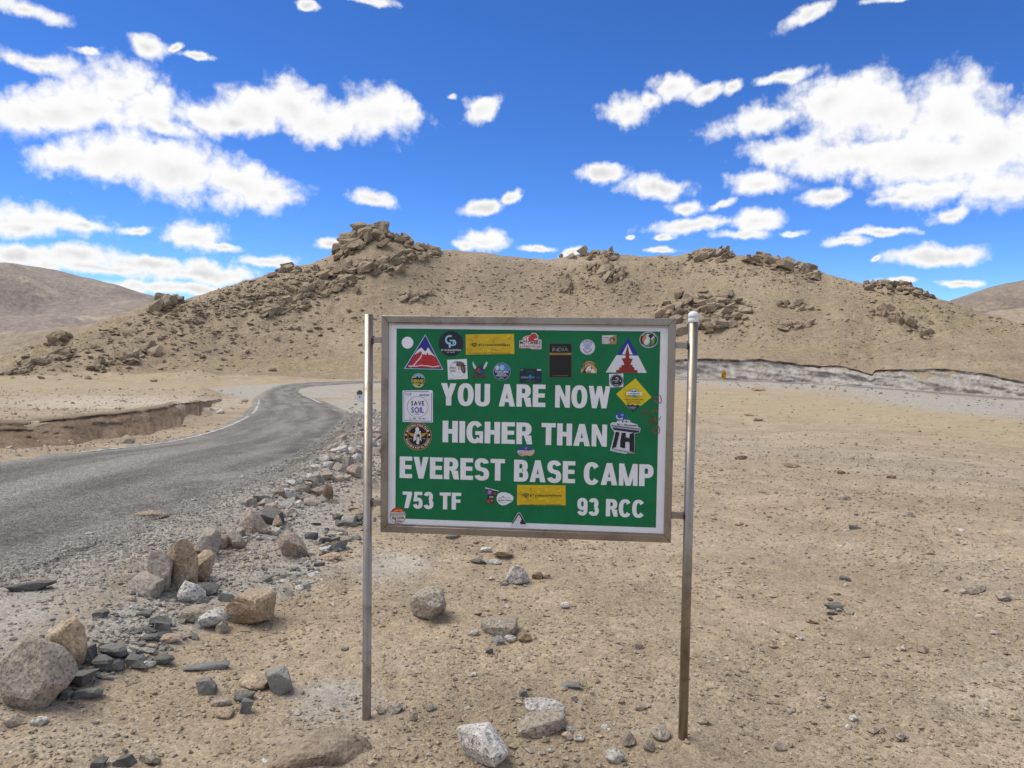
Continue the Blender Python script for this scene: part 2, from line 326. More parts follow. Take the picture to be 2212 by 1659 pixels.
def tps_eval(B):
    out = np.empty(len(B))
    for i in range(0, len(B), 40000):
        b = B[i:i+40000]; d2 = ((b[:, None]-A[None])**2).sum(-1)
        out[i:i+40000] = tps_k(d2) @ W[:-3] + W[-3] + b @ W[-2:]
    return out

TH = np.concatenate([np.linspace(-180, -62, 30)[:-1], np.linspace(-62, -40, 50)[:-1], np.linspace(-40, 40, 620)[:-1], np.linspace(40, 62, 50)[:-1], np.linspace(62, 180, 31)])
TH = np.radians(TH)
LR = np.concatenate([np.linspace(math.log(0.35), math.log(2), 26)[:-1], np.linspace(math.log(2), math.log(60), 330)[:-1], np.linspace(math.log(60), math.log(225), 190)[:-1], np.linspace(math.log(225), math.log(9000), 60)])
gt, gl = np.meshgrid(TH, LR, indexing='ij')
tc_ = np.clip(gt, -R(60), R(60)); lc = np.minimum(gl, math.log(330))
z = tps_eval(np.stack([tc_.ravel()*KT, lc.ravel()], 1)).reshape(gt.shape)
z = z + step_h(gt, gl)
back = sstep(R(62), R(110), np.abs(gt)); z = z*(1-back) + back*0.1
far = sstep(300, 420, np.exp(gl)); z = z*(1-far) - 6.0*far
gx = np.exp(gl)*np.sin(gt); gy = np.exp(gl)*np.cos(gt); gr = np.exp(gl)
# relief of its own
calm = np.zeros_like(z)
for s_ in steps:
    o_ = np.argsort(s_['th']); rt_ = np.exp(np.interp(gt, s_['th'][o_], s_['lr'][o_])); rl_ = np.exp(np.interp(gt, s_['th'][o_], s_['lip'][o_])); q_ = (gr-rt_)/(rl_-rt_)
    calm = np.maximum(calm, sstep(-1.2, -0.4, q_)*(1-sstep(1.5, 2.6, q_))*((gt > s_['th'].min()) & (gt < s_['th'].max())))
z_flat = z.copy()
hillw = sstep(95, 130, gr)*(1-sstep(300, 420, gr))
z = z + 0.05*fbm(gx*0.9, gy*0.9, 4, 3)*sstep(0.8, 2.5, gr)*(1-hillw) + 0.035*fbm(gx*4, gy*4, 3, 9)*(1-sstep(8, 16, gr))
z = z + 0.16*fbm(gx*0.22, gy*0.22, 4, 5)*sstep(8, 25, gr)*(1-hillw)
z = z*(1-calm) + z_flat*calm
z = z + (1-calm)*hillw*(1.1*fbm(gx*0.07, gy*0.07, 3, 11) + 0.5*fbm(gx*0.33, gy*0.33, 3, 12))
hx, hy, hf = (lambda p: ((p-CAM)@cam_r/np.maximum((p-CAM)@fwd, .1)*F+CX, CY-(p-CAM)@cam_u/np.maximum((p-CAM)@fwd, .1)*F, 0))(np.stack([gx, gy, z], -1))
rocky = np.zeros_like(z)
for (bx_, by_, brx, bry) in [(150,770,220,40),(400,700,260,60),(620,640,220,60),(800,560,120,70),(1300,590,120,40),(1540,680,120,45),(1560,560,200,22),(1700,585,120,22),(1950,690,130,50),(1940,630,90,25)]:
    rocky = np.maximum(rocky, np.exp(-(((hx-bx_)/brx)**2+((hy-by_)/bry)**2)**1.5))
z = z + hillw*rocky*(1.5*np.abs(fbm(gx*0.19, gy*0.19, 2, 91))+0.9*fbm(gx*0.75, gy*0.75, 2, 92))
gul = np.abs(fbm(gx*0.028+gy*0.016, gy*0.006-gx*0.004, 3, 95)); z = z - hillw*(1-rocky)*1.3*(1-sstep(0.0, 0.30, gul))*sstep(125, 165, gr)
# small hollows and soil mounds in the foreground: x, y, radius, height
def mound(px, py, Y, rad, h):
    global z
    c = at(px, py, Y); z = z + h*np.exp(-(((gx-c[0])**2+(gy-c[1])**2)/rad**2))
for a in [(640,1590,2.95,0.30,0.05),(880,1300,4.75,0.35,0.05),(1990,1545,3.3,0.16,0.05),(1830,1085,8.3,0.6,0.10),(520,1120,7.4,0.35,0.08),(400,1180,6.2,0.3,0.07),(180,1420,3.9,0.35,0.06),(700,1040,9.6,0.7,0.16)]: mound(*a)
# level the ground under the road
rd = np.full(gt.shape, 1e9); rz = np.zeros(gt.shape); rhw = np.ones(gt.shape)
near = (gr < 160) & (gr > 2)
q = np.stack([gx[near], gy[near]], 1); cs = roadC[::3, :2]; ch = roadHW[::3]; czr = roadC[::3, 2]
bd = np.empty(len(q)); bi = np.empty(len(q), int)
for i in range(0, len(q), 60000):
    d2 = ((q[i:i+60000, None]-cs[None])**2).sum(-1); j = d2.argmin(1); bi[i:i+60000] = j; bd[i:i+60000] = np.sqrt(d2[np.arange(len(j)), j])
rd[near] = bd; rz[near] = czr[bi]; rhw[near] = ch[bi]
edge = rd-rhw
k = 1-sstep(0.15, 0.15+np.clip(gr*0.06, 0.5, 2.5), edge)
z = z*(1-k) + k*(rz-0.05-np.clip(gr*0.001, 0, 0.12))
ZG = z
def height(x, y):
    t = np.arctan2(x, y); l = np.log(np.maximum(np.hypot(x, y), 0.36))
    i = np.clip(np.searchsorted(TH, t)-1, 0, len(TH)-2); j = np.clip(np.searchsorted(LR, l)-1, 0, len(LR)-2)
    a = (t-TH[i])/(TH[i+1]-TH[i]); b = (l-LR[j])/(LR[j+1]-LR[j])
    return (ZG[i, j]*(1-a)+ZG[i+1, j]*a)*(1-b)+(ZG[i, j+1]*(1-a)+ZG[i+1, j+1]*a)*b
def ground_at(px, py, tmin=1.2, tmax=320.0):         # first hit of a pixel's ray with the ground
    px = np.atleast_1d(np.asarray(px, float)); py = np.atleast_1d(np.asarray(py, float))
    d = ray(px, py); ts = np.exp(np.linspace(math.log(tmin), math.log(tmax), 520))
    X = CAM[0]+d[:, 0:1]*ts; Y = CAM[1]+d[:, 1:2]*ts; Z = CAM[2]+d[:, 2:3]*ts
    below = Z < height(X.ravel(), Y.ravel()).reshape(X.shape)
    hit = below.any(1); k = below.argmax(1)
    lo = ts[np.maximum(k-1, 0)].copy(); hi = ts[k].copy()
    for _ in range(14):
        m = 0.5*(lo+hi); p = CAM+d*m[:, None]; b = p[:, 2] < height(p[:, 0], p[:, 1]); hi = np.where(b, m, hi); lo = np.where(b, lo, m)
    p = CAM+d*hi[:, None]; p[:, 2] = height(p[:, 0], p[:, 1]); return p, hit

# zone colours on the ground (soil kinds): grey rubble gravel, yellow-green sparse turf, dark gravel, pale dust
verts = np.stack([gx, gy, ZG], -1).reshape(-1, 3)
def project(p):
    v = p-CAM; d = v@fwd; d = np.where(d > 0.1, d, 0.1); return CX+F*(v@cam_r)/d, CY-F*(v@cam_u)/d, (v@fwd) > 0.1
vx, vy, vf = project(verts)
def blob(px, py, rx, ry, rot=0):
    c, s = math.cos(R(rot)), math.sin(R(rot)); dx = vx-px; dy = vy-py
    u = (dx*c+dy*s)/rx; v = (-dx*s+dy*c)/ry
    return np.exp(-(u*u+v*v)**1.5)*vf
jit = fbm(verts[:, 0]*0.8, verts[:, 1]*0.8, 4, 21)
E_ = edge.reshape(-1); GR = gr.reshape(-1); SIDE = (verts[:, 0] > np.interp(verts[:, 1], roadC[:NSEG*9, 1], roadC[:NSEG*9, 0]))
grey = np.clip(1-(E_-0.2)/np.clip(GR*0.09+0.7, 0.8, 3.0)+jit*0.8, 0, 1)*(SIDE | (GR > 50))*(E_ < 6)
for b in [(330,1330,330,80,-27,0.9),(640,1110,150,100,-40,1.0),(560,1250,190,55,-12,0.9),(820,1230,110,40,0,0.5),(800,960,60,110,10,0.8),(720,1520,110,60,0,0.8),(1580,812,400,26,4,0.9),(2080,868,340,28,6,0.95),(700,1620,130,60,0,0.4),(120,1250,240,60,-18,0.8),(1500,960,260,45,4,0.3),(1950,1005,400,40,7,0.3),(2130,1250,180,60,15,0.3)]:
    grey = np.maximum(grey, b[5]*blob(*b[:5]))
yel = 0*grey
for b in [(300,835,520,16,-1,0.45),(1900,890,600,40,3,0.65),(2200,940,380,34,8,0.65),(1700,1000,120,14,0,0.3),(650,790,450,22,-3,0.6),(2050,690,250,22,14,0.7),(1500,610,200,18,8,0.5),(1700,650,150,20,10,0.5),(1780,760,500,20,4,0.4),(330,760,240,20,-22,0.5),(80,780,200,30,-25,0.6)]:
    yel = np.maximum(yel, b[5]*blob(*b[:5]))
dark = 0*grey
for b in [(1080,590,130,70,-20,0.55),(980,560,160,20,8,0.4),(560,640,220,60,-18,0.35),(1330,620,200,60,0,0.3),(160,930,330,24,-5,0.75),(1900,1000,500,12,6,0.3),(690,1600,110,55,5,0.55),(880,1290,90,50,0,0.4),(1600,700,200,60,0,0.25)]:
    dark = np.maximum(dark, b[5]*blob(*b[:5]))
pale = 0*grey
for b in [(860,1215,80,26,0,0.8),(870,1440,50,16,0,0.5),(250,870,330,18,0,0.6),(1150,560,200,12,3,0.3),(2150,1480,180,120,0,0.3),(150,1600,160,60,0,0.35),(760,890,60,30,0,0.7),(1700,1180,300,40,5,0.25)]:
    pale = np.maximum(pale, b[5]*blob(*b[:5]))
zones = np.stack([np.clip(grey, 0, 1), np.clip(yel, 0, 1), np.clip(dark, 0, 1), np.clip(pale, 0, 1)], 1).astype(np.float32)

def ground_mat(name, hill):
    m, nt, b = nodes_mat(name, 0.95, 0.1); g = G(nt)
    a = g.attr('zone'); sep = g.N('ShaderNodeSeparateColor'); g.L(a.outputs['Color'], sep.inputs[0])
    Z = [sep.outputs[0], sep.outputs[1], sep.outputs[2], a.outputs['Alpha']]
    P = g.pos(); mid = g.noise(0.55 if not hill else 0.05, 6, 0.6, P); fine = g.noise(5.0 if not hill else 0.5, 8, 0.7, P)
    c = g.mix(g.ramp(mid, 0.34, 0.66), (0.372, 0.294, 0.198), (0.300, 0.234, 0.155))
    brk = g.math('MULTIPLY_ADD', fine, 0.9, -0.45)
    def lay(c, zi, colr, w=1.0):
        f = g.ramp(g.math('ADD', Z[zi], g.math('MULTIPLY', brk, w)), 0.0, 0.95)
        return g.mix(f, c, colr)
    c = lay(c, 1, (0.325, 0.264, 0.155) if hill else (0.35, 0.285, 0.172))
    c = lay(c, 2, (0.245, 0.197, 0.142))
    c = lay(c, 3, (0.46, 0.40, 0.315))
    c = lay(c, 0, (0.335, 0.305, 0.255))
    # grains: each cell its own tone
    if hill:
        for s_, amt in ((1.3, 0.22), (5.0, 0.22)):
            v = g.vor(s_, vec=P); sp = g.N('ShaderNodeSeparateColor'); g.L(v.outputs['Color'], sep2 := sp.inputs[0])
            c = g.scale(c, g.math('MULTIPLY_ADD', sp.outputs[0], amt, 1-amt*0.5))
        c = g.scale(c, g.ramp(g.noise(2.2, 9, 0.8, P), 0.3, 0.7, 0.86, 1.22))
        st = g.vor(0.9, vec=P); c = g.mix(g.ramp(st.outputs['Distance'], 0.10, 0.16, 0.4, 0.0), c, (0.26, 0.20, 0.135))
        h = g.math('ADD', g.noise(1.2, 10, 0.72, P), g.math('MULTIPLY', g.vor(2.5, vec=P).outputs['Distance'], -0.25))
        nrm = g.bump(h, 0.9, 0.55)
    else:
        h = g.noise(9, 10, 0.72, P)
        for s_, amt in ((14, 0.16), (42, 0.24), (105, 0.42)):
            v = g.vor(s_, vec=P); sp = g.N('ShaderNodeSeparateColor'); g.L(v.outputs['Color'], sp.inputs[0])
            c = g.scale(c, g.math('MULTIPLY_ADD', sp.outputs[0], amt, 1.04-amt*0.5))
            h = g.math('SUBTRACT', h, g.math('MULTIPLY', v.outputs['Distance'], 0.25*s_**-0.15))
        c = g.mix(g.ramp(g.noise(70, 2, 0.5, P), 0.64, 0.72, 0.0, 0.4), c, (0.56, 0.50, 0.41))
        c = g.mix(g.ramp(g.noise(55, 2, 0.5, P, 0.3), 0.66, 0.74, 0.0, 0.45), c, (0.20, 0.165, 0.125))
        c = g.scale(c, g.ramp(g.noise(1.6, 9, 0.75, P), 0.3, 0.7, 0.86, 1.12))
        nrm = g.bump(h, 0.85, 0.035)
    g.L(c, b.inputs['Base Color']); g.L(nrm, b.inputs['Normal']); return m
M['ground'] = ground_mat('sandy_gravel_soil', False); M['hillsoil'] = ground_mat('hill_soil', True)

nT, nR = gt.shape
ii, jj = np.meshgrid(np.arange(nT-1), np.arange(nR-1), indexing='ij')
quad = np.stack([ii*nR+jj, (ii+1)*nR+jj, (ii+1)*nR+jj+1, ii*nR+jj+1], -1)[..., ::-1].reshape(-1, 4)
fr = gr[:-1, :-1].reshape(-1); fth = gt[:-1, :-1].reshape(-1)
# boundary between the plain and the hill: behind the road's far side
hb_px = np.array([(-3000,90),(-600,92),(0,96),(300,106),(600,112),(790,113),(1000,124),(1300,128),(1500,126.8),(1800,114),(2212,96),(2600,79),(4000,60)], float)
hb_t = np.arctan((hb_px[:, 0]-CX)/F); hb_r = hb_px[:, 1]/np.cos(hb_t)
is_hill = (fr > np.interp(fth, hb_t, hb_r)) & (np.abs(fth) < R(70)) & (fr < 420)
def sub_mesh(name, sel, mat):
    f = quad[sel]; u, inv = np.unique(f.ravel(), return_inverse=True)
    me = mesh_np(name, verts[u], inv.reshape(-1, 4), [mat], smooth=True)
    at_ = me.attributes.new('zone', 'FLOAT_COLOR', 'POINT'); at_.data.foreach_set('color', zones[u].ravel())
    return obj(name, me)
tag(sub_mesh('ground', ~is_hill, M['ground']), kind='structure')
tag(sub_mesh('hill', is_hill, M['hillsoil']), kind='structure')

# ------------------------------------------------------------------ far hills
def far_hill(name, crest, Yc, base_py, depth, mat, seed, foot=-8.0):
    px = np.array([c[0] for c in crest], float); py = np.array([c[1] for c in crest], float)
    n = 180; xs = np.linspace(px[0], px[-1], n); ys = np.interp(xs, px, py)
    k_ = np.ones(7)/7; ys = np.convolve(np.pad(ys, 3, mode='edge'), k_, 'valid')
    top = at(xs, ys, Yc); V = []; rows = 46
    for i, t in enumerate(np.linspace(0, 1, rows)):
        if t <= 0.75:
            s = t/0.75; f = (1-s)*(1-depth) + s; zz = foot + (top[:, 2]-foot)*(s**1.25)
        else:
            s = (t-0.75)/0.25; f = 1+s*0.25; zz = top[:, 2]*(1-0.3*s) + foot*0.3*s
        x = top[:, 0]*f; y = top[:, 1]*f; a = 0.045*Yc*sstep(0, 0.3, t)*(1-0.75*sstep(0.5, 0.75, t))
        V.append(np.stack([x, y, zz + a*fbm(x/(Yc*0.12), y/(Yc*0.12), 4, seed)], 1))
    V = np.array(V); f = [((r_)*n+c, (r_)*n+c+1, (r_+1)*n+c+1, (r_+1)*n+c) for r_ in range(rows-1) for c in range(n-1)]
    return tag(obj(name, mesh_np(name, V.reshape(-1, 3), np.array(f), [mat], smooth=True)), kind='structure')
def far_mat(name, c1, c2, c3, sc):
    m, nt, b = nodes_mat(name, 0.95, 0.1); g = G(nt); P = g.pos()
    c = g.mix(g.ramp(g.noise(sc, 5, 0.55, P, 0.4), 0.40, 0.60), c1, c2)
    c = g.mix(g.ramp(g.noise(sc*2.2, 6, 0.6, P, 0.8), 0.54, 0.66), c, c3)  # third colour: sunlit patches painted into the base colour by noise
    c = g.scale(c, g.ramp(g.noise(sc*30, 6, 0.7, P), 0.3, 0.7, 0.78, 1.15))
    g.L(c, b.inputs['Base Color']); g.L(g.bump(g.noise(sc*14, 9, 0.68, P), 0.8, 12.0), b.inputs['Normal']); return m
mauve = far_mat('far_scree_cloud_shade', (0.325, 0.272, 0.228), (0.365, 0.305, 0.25), (0.47, 0.395, 0.30), 0.0034)  # purple-brown scree, with the grey of cloud shadow put into its colour
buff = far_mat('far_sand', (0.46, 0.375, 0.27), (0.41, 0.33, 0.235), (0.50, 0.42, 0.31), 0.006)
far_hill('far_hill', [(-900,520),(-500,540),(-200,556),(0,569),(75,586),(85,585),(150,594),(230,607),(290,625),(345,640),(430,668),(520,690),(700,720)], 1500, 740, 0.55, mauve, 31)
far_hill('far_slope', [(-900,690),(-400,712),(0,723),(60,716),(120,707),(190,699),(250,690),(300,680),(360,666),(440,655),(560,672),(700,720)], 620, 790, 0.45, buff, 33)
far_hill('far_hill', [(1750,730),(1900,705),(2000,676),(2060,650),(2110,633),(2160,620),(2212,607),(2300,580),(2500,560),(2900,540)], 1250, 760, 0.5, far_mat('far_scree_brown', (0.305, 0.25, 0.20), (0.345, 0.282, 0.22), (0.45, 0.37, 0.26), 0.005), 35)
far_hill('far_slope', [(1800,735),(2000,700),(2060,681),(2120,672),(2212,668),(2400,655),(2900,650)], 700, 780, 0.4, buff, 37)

# ------------------------------------------------------------------ road
def road_mat():
    m, nt, b = nodes_mat('weathered_asphalt', 0.95, 0.08); g = G(nt); P = g.pos()
    uv = g.attr('along'); sp = g.N('ShaderNodeSeparateXYZ'); g.L(uv.outputs['Vector'], sp.inputs[0])
    st = g.N('ShaderNodeCombineXYZ'); g.L(g.math('MULTIPLY', sp.outputs[0], 2.6), st.inputs[0]); g.L(g.math('MULTIPLY', sp.outputs[1], 0.16), st.inputs[1])
    c = g.mix(g.ramp(g.noise(1.0, 6, 0.6, st.outputs[0], 0.3), 0.36, 0.66), (0.180, 0.167, 0.147), (0.292, 0.270, 0.235))
    c = g.mix(g.ramp(g.noise(0.7, 7, 0.6, P, 0.5), 0.50, 0.72, 0, 0.5), c, (0.30, 0.265, 0.215))
    for u0_, w_, am in ((-0.70, 0.26, 0.62), (-0.28, 0.16, 0.40), (0.55, 0.22, 0.30)):
        tr = g.ramp(g.math('ABSOLUTE', g.math('ADD', g.math('SUBTRACT', sp.outputs[0], u0_), g.math('MULTIPLY_ADD', g.noise(0.55, 4, 0.6, P), 0.5, -0.25))), 0.0, w_, am, 0.0)
        c = g.mix(g.math('MULTIPLY', tr, g.ramp(g.noise(1.1, 6, 0.7, P), 0.32, 0.60)), c, (0.088, 0.084, 0.080))
    ed = g.math('ABSOLUTE', sp.outputs[0])
    c = g.mix(g.math('MULTIPLY', g.ramp(g.math('ADD', ed, g.math('MULTIPLY', g.noise(1.4, 6, 0.7, P), 0.5)), 1.0, 1.36), 0.85), c, (0.32, 0.29, 0.24))
    h = None
    for s_, amt in ((28, 0.4), (70, 0.6)):
        v = g.vor(s_, vec=P); q = g.N('ShaderNodeSeparateColor'); g.L(v.outputs['Color'], q.inputs[0])
        c = g.scale(c, g.math('MULTIPLY_ADD', q.outputs[0], amt, 1.03-amt*0.5)); h = v.outputs['Distance'] if h is None else g.math('ADD', h, v.outputs['Distance'])
    g.L(c, b.inputs['Base Color']); g.L(g.bump(g.math('SUBTRACT', g.noise(20, 8, 0.7, P), h), 0.8, 0.02), b.inputs['Normal']); return m
M['road'] = road_mat()
def strip(left, right, cols, lift, jitter=0.0):
    V = []; U = []; s = np.concatenate([[0], np.cumsum(np.linalg.norm(np.diff(0.5*(left+right), axis=0), axis=1))])
    for c in range(-1, cols+2):
        t = c/cols if 0 <= c <= cols else (-0.05 if c < 0 else 1.05); p = right*(1-t)+left*t; p = p.copy()
        w = np.linalg.norm((left-right)[:, :2], axis=1)
        if jitter and c in (-1, 0, cols, cols+1):
            dv = (left-right)/np.maximum(w, .1)[:, None]; jn = jitter*(fbm(s*1.7, s*0+(0 if c < 2 else 3.1), 5, 41, 0.7))[:, None]; p = p+dv*jn
        p[:, 2] += lift - 0.03*min(1, abs(2*t-1))**2 - (0.16 if c in (-1, cols+1) else 0)
        V.append(p); U.append(np.stack([np.full(len(s), 2*t-1), s, 0*s], 1))
    n = len(s); V = np.array(V); U = np.array(U)
    f = np.array([(c*n+i, (c+1)*n+i, (c+1)*n+i+1, c*n+i+1) for c in range(cols+2) for i in range(n-1)])[:, ::-1]
    return V.reshape(-1, 3), f, U.reshape(-1, 3)
def resample(p, stepf):
    s = np.concatenate([[0], np.cumsum(np.linalg.norm(np.diff(p, axis=0), axis=1))]); return s
def densify(a, b, nsub):
    n = len(a); t = np.linspace(0, n-1, (n-1)*nsub+1); i = np.arange(n)
    return np.stack([np.interp(t, i, a[:, k]) for k in range(3)], 1), np.stack([np.interp(t, i, b[:, k]) for k in range(3)], 1)
rdR, rdL = densify(roadR, roadL, 4)
V, f, U = strip(rdL, rdR, 14, 0.0, 0.30)
me = mesh_np('road', V, f, [M['road']], smooth=True)
at_ = me.attributes.new('along', 'FLOAT_VECTOR', 'POINT'); at_.data.foreach_set('vector', U.astype(np.float32).ravel())
road = tag(obj('road', me), kind='structure')
def paint_mat():
    m, nt, b = nodes_mat('worn_white_paint', 0.8, 0.2); g = G(nt)
    c = g.mix(g.ramp(g.noise(5, 7, 0.78), 0.42, 0.56), (0.60, 0.585, 0.54), (0.25, 0.24, 0.22)); g.L(c, b.inputs['Base Color']); return m
M['paint'] = paint_mat()
def edge_line(side, i0, i1, inset, width):
    a, b = (rdL, rdR) if side == 'L' else (rdR, rdL); sl_ = slice(int(i0*NSEG*4), int(i1*NSEG*4)); a = a[sl_]; b = b[sl_]
    d = (b-a); d[:, 2] = 0; d /= np.linalg.norm(d, axis=1)[:, None]
    s = np.cumsum(np.concatenate([[0], np.linalg.norm(np.diff(a, axis=0), axis=1)])); j = (0.05*fbm(s*0.8, s*0, 3, 55))[:, None]
    o1 = a+d*(inset+j); o2 = a+d*(inset+width+j); o1 = o1.copy(); o2 = o2.copy(); o1[:, 2] += 0.006; o2[:, 2] += 0.006
    o1[:, 2] -= 0.03*0.85; o2[:, 2] -= 0.03*0.75
    n = len(a); V = np.vstack([o1, o2]); q = np.array([(i, n+i, n+i+1, i+1) for i in range(n-1)])
    if side == 'R': q = q[:, ::-1]
    me = mesh_np('edge_line', V, q[:, ::-1], [M['paint']]); obj('edge_line', me, road)
edge_line('L', 5.3, 7.55, 0.10, 0.11); edge_line('L', 7.75, 8.6, 0.12, 0.11); edge_line('L', 8.8, 9.5, 0.12, 0.10)
edge_line('R', 9.4, 13.6, 0.35, 0.22); edge_line('R', 8.0, 8.45, 0.35, 0.18)

# ------------------------------------------------------------------ earth banks
def bank_mat(name, body1, body2, lipc, lip_at, sc):
    m, nt, b = nodes_mat(name, 0.95, 0.1); g = G(nt); P = g.pos()
    a = g.attr('along'); sp = g.N('ShaderNodeSeparateXYZ'); g.L(a.outputs['Vector'], sp.inputs[0])
    # runnels follow the fall of the slope
    st = g.N('ShaderNodeCombineXYZ'); g.L(g.math('ADD', sp.outputs[0], g.math('MULTIPLY', sp.outputs[1], 0.9)), st.inputs[0]); g.L(g.math('MULTIPLY', sp.outputs[1], 0.25), st.inputs[1])
    c = g.mix(g.ramp(g.noise(0.5*sc, 6, 0.6, st.outputs[0], 0.5), 0.38, 0.62), body1, body2)
    c = g.mix(g.ramp(g.noise(0.28*sc, 4, 0.6, st.outputs[0], 0.4), 0.58, 0.68, 0, 0.7), c, (0.36, 0.27, 0.19))
    c = g.scale(c, g.ramp(g.noise(1.5*sc, 8, 0.8, P), 0.3, 0.7, 0.72, 1.2))
    f = g.ramp(g.math('ADD', sp.outputs[1], g.math('MULTIPLY', g.noise(1.2*sc, 6, 0.7, P), 0.14)), lip_at+0.06, lip_at+0.10)
    c = g.mix(g.math('MULTIPLY', f, g.ramp(g.noise(0.35*sc, 5, 0.65, P), 0.40, 0.55, 0.25, 1.0)), c, lipc)
    c = g.mix(g.ramp(sp.outputs[1], 1.0, 1.06), c, (0.345, 0.272, 0.182))
    g.L(c, b.inputs['Base Color']); g.L(g.bump(g.noise(1.6*sc, 9, 0.7, P), 1.0, 0.5/sc), b.inputs['Normal']); return m
def bank(name, toe, lip, mat, seed, n, rough, over, face=1.2):
    t0 = np.linspace(0, len(toe)-1, n); i = np.arange(len(toe))
    T = np.stack([np.interp(t0, i, toe[:, k]) for k in range(3)], 1); Lp = np.stack([np.interp(t0, i, lip[:, k]) for k in range(3)], 1)
    out = -T.copy(); out[:, 2] = 0; out /= np.linalg.norm(out, axis=1)[:, None]          # towards the open side
    H = (Lp[:, 2]-T[:, 2])[:, None]; s = np.cumsum(np.concatenate([[0], np.linalg.norm(np.diff(T, axis=0), axis=1)]))
    prof = [(-0.12, -0.25), (0.0, 0.0)] + [(0.80*(v/0.9)**face, v) for v in np.linspace(0.05, 0.9, 16)] + [(0.82, 0.93), (0.82, 0.97), (0.84, 1.0), (0.96, 1.035), (1.2, 1.06), (1.6, 1.10), (2.4, 1.14)]
    V = []; U = []
    for a, v in prof:
        p = T + (Lp-T)*np.array([min(a, 1), min(a, 1), 0]) ; p[:, :2] = T[:, :2] + (Lp-T)[:, :2]*a
        p[:, 2] = T[:, 2] + H[:, 0]*min(v, 1.0)
        amp = rough*(1 if 0.02 < v < 0.99 else 0.25)
        nz = fbm(s/(rough*4)+v*2.0, np.full(n, v*3.0), 5, seed, 0.6)*amp
        notch = (0.5*rough*fbm(s/(rough*9), s*0, 4, seed+7, 0.6))*(1 if v > 0.85 else 0.4)
        p = p + out*(nz+over*(v > 0.9)*0.5)[:, None] ; p[:, :2] += (out*notch[:, None])[:, :2]
        p[:, 2] += (0.12*rough*fbm(s/(rough*2), s*0+v, 3, seed+3)) * (v < 1.05)
        if v >= 1.0:
            gz = height(p[:, 0], p[:, 1]); w = min(1.0, (v-1.0)/0.09); p[:, 2] = p[:, 2]*(1-w) + (gz-0.06*rough*(v > 1.09)*3+0.02)*w
        V.append(p); U.append(np.stack([s, np.full(n, v), 0*s], 1))
    V = np.array(V); rws = len(prof)
    f = np.array([(r_*n+c, r_*n+c+1, (r_+1)*n+c+1, (r_+1)*n+c) for r_ in range(rws-1) for c in range(n-1)])
    me = mesh_np(name, V.reshape(-1, 3), f, [mat], smooth=True)
    at_ = me.attributes.new('along', 'FLOAT_VECTOR', 'POINT'); at_.data.foreach_set('vector', np.array(U).astype(np.float32).ravel())
    return tag(obj(name, me), kind='structure')
bank('cut_bank', cut_toe[1:], cut_lip[1:], bank_mat('grey_cut_rubble', (0.52, 0.475, 0.415), (0.40, 0.36, 0.31), (0.15, 0.106, 0.07), 0.86, 1.3), 61, 460, 0.8, 0.4, 1.0)
bank('ditch_bank', dit_toe, dit_lip, bank_mat('brown_earth', (0.335, 0.245, 0.158), (0.27, 0.193, 0.122), (0.17, 0.118, 0.075), 0.84, 4.0), 63, 520, 0.34, 0.03, 0.75)

# ------------------------------------------------------------------ rocks
import bmesh
_ico = {}
def ico(sub):
    if sub not in _ico:
        bm = bmesh.new(); bmesh.ops.create_icosphere(bm, subdivisions=sub, radius=1.0)
        _ico[sub] = (np.array([v.co[:] for v in bm.verts]), np.array([[v.index for v in f.verts] for f in bm.faces])); bm.free()
    return _ico[sub]
def joint_np(seed):                                                        # angular block split along its joints
    r_ = np.random.default_rng(seed); bm = bmesh.new(); bmesh.ops.create_cube(bm, size=1.0)
    for v in bm.verts: v.co += Vector(r_.normal(0, .15, 3))
    sh = r_.normal(0, .22, 2)
    for v in bm.verts: v.co.x += sh[0]*v.co.z; v.co.y += sh[1]*v.co.z
    for _ in range(6):
        n = Vector(r_.normal(size=3)).normalized(); m_ = max(v.co.dot(n) for v in bm.verts)
        g_ = bmesh.ops.bisect_plane(bm, geom=bm.verts[:]+bm.edges[:]+bm.faces[:], plane_co=n*m_*r_.uniform(.58, .88), plane_no=n, clear_outer=True)
        bmesh.ops.contextual_create(bm, geom=[e_ for e_ in g_['geom_cut'] if isinstance(e_, bmesh.types.BMEdge)])
    bmesh.ops.bevel(bm, geom=bm.edges[:], offset=0.03, segments=1, affect='EDGES', clamp_overlap=True)
    bmesh.ops.triangulate(bm, faces=bm.faces[:]); v = np.array([w.co[:] for w in bm.verts]); bm.verts.index_update(); f = np.array([[w.index for w in q.verts] for q in bm.faces]); bm.free()
    mn, mx = v.min(0), v.max(0); v = (v-mn)/(mx-mn); v[:, :2] -= 0.5; return v, f
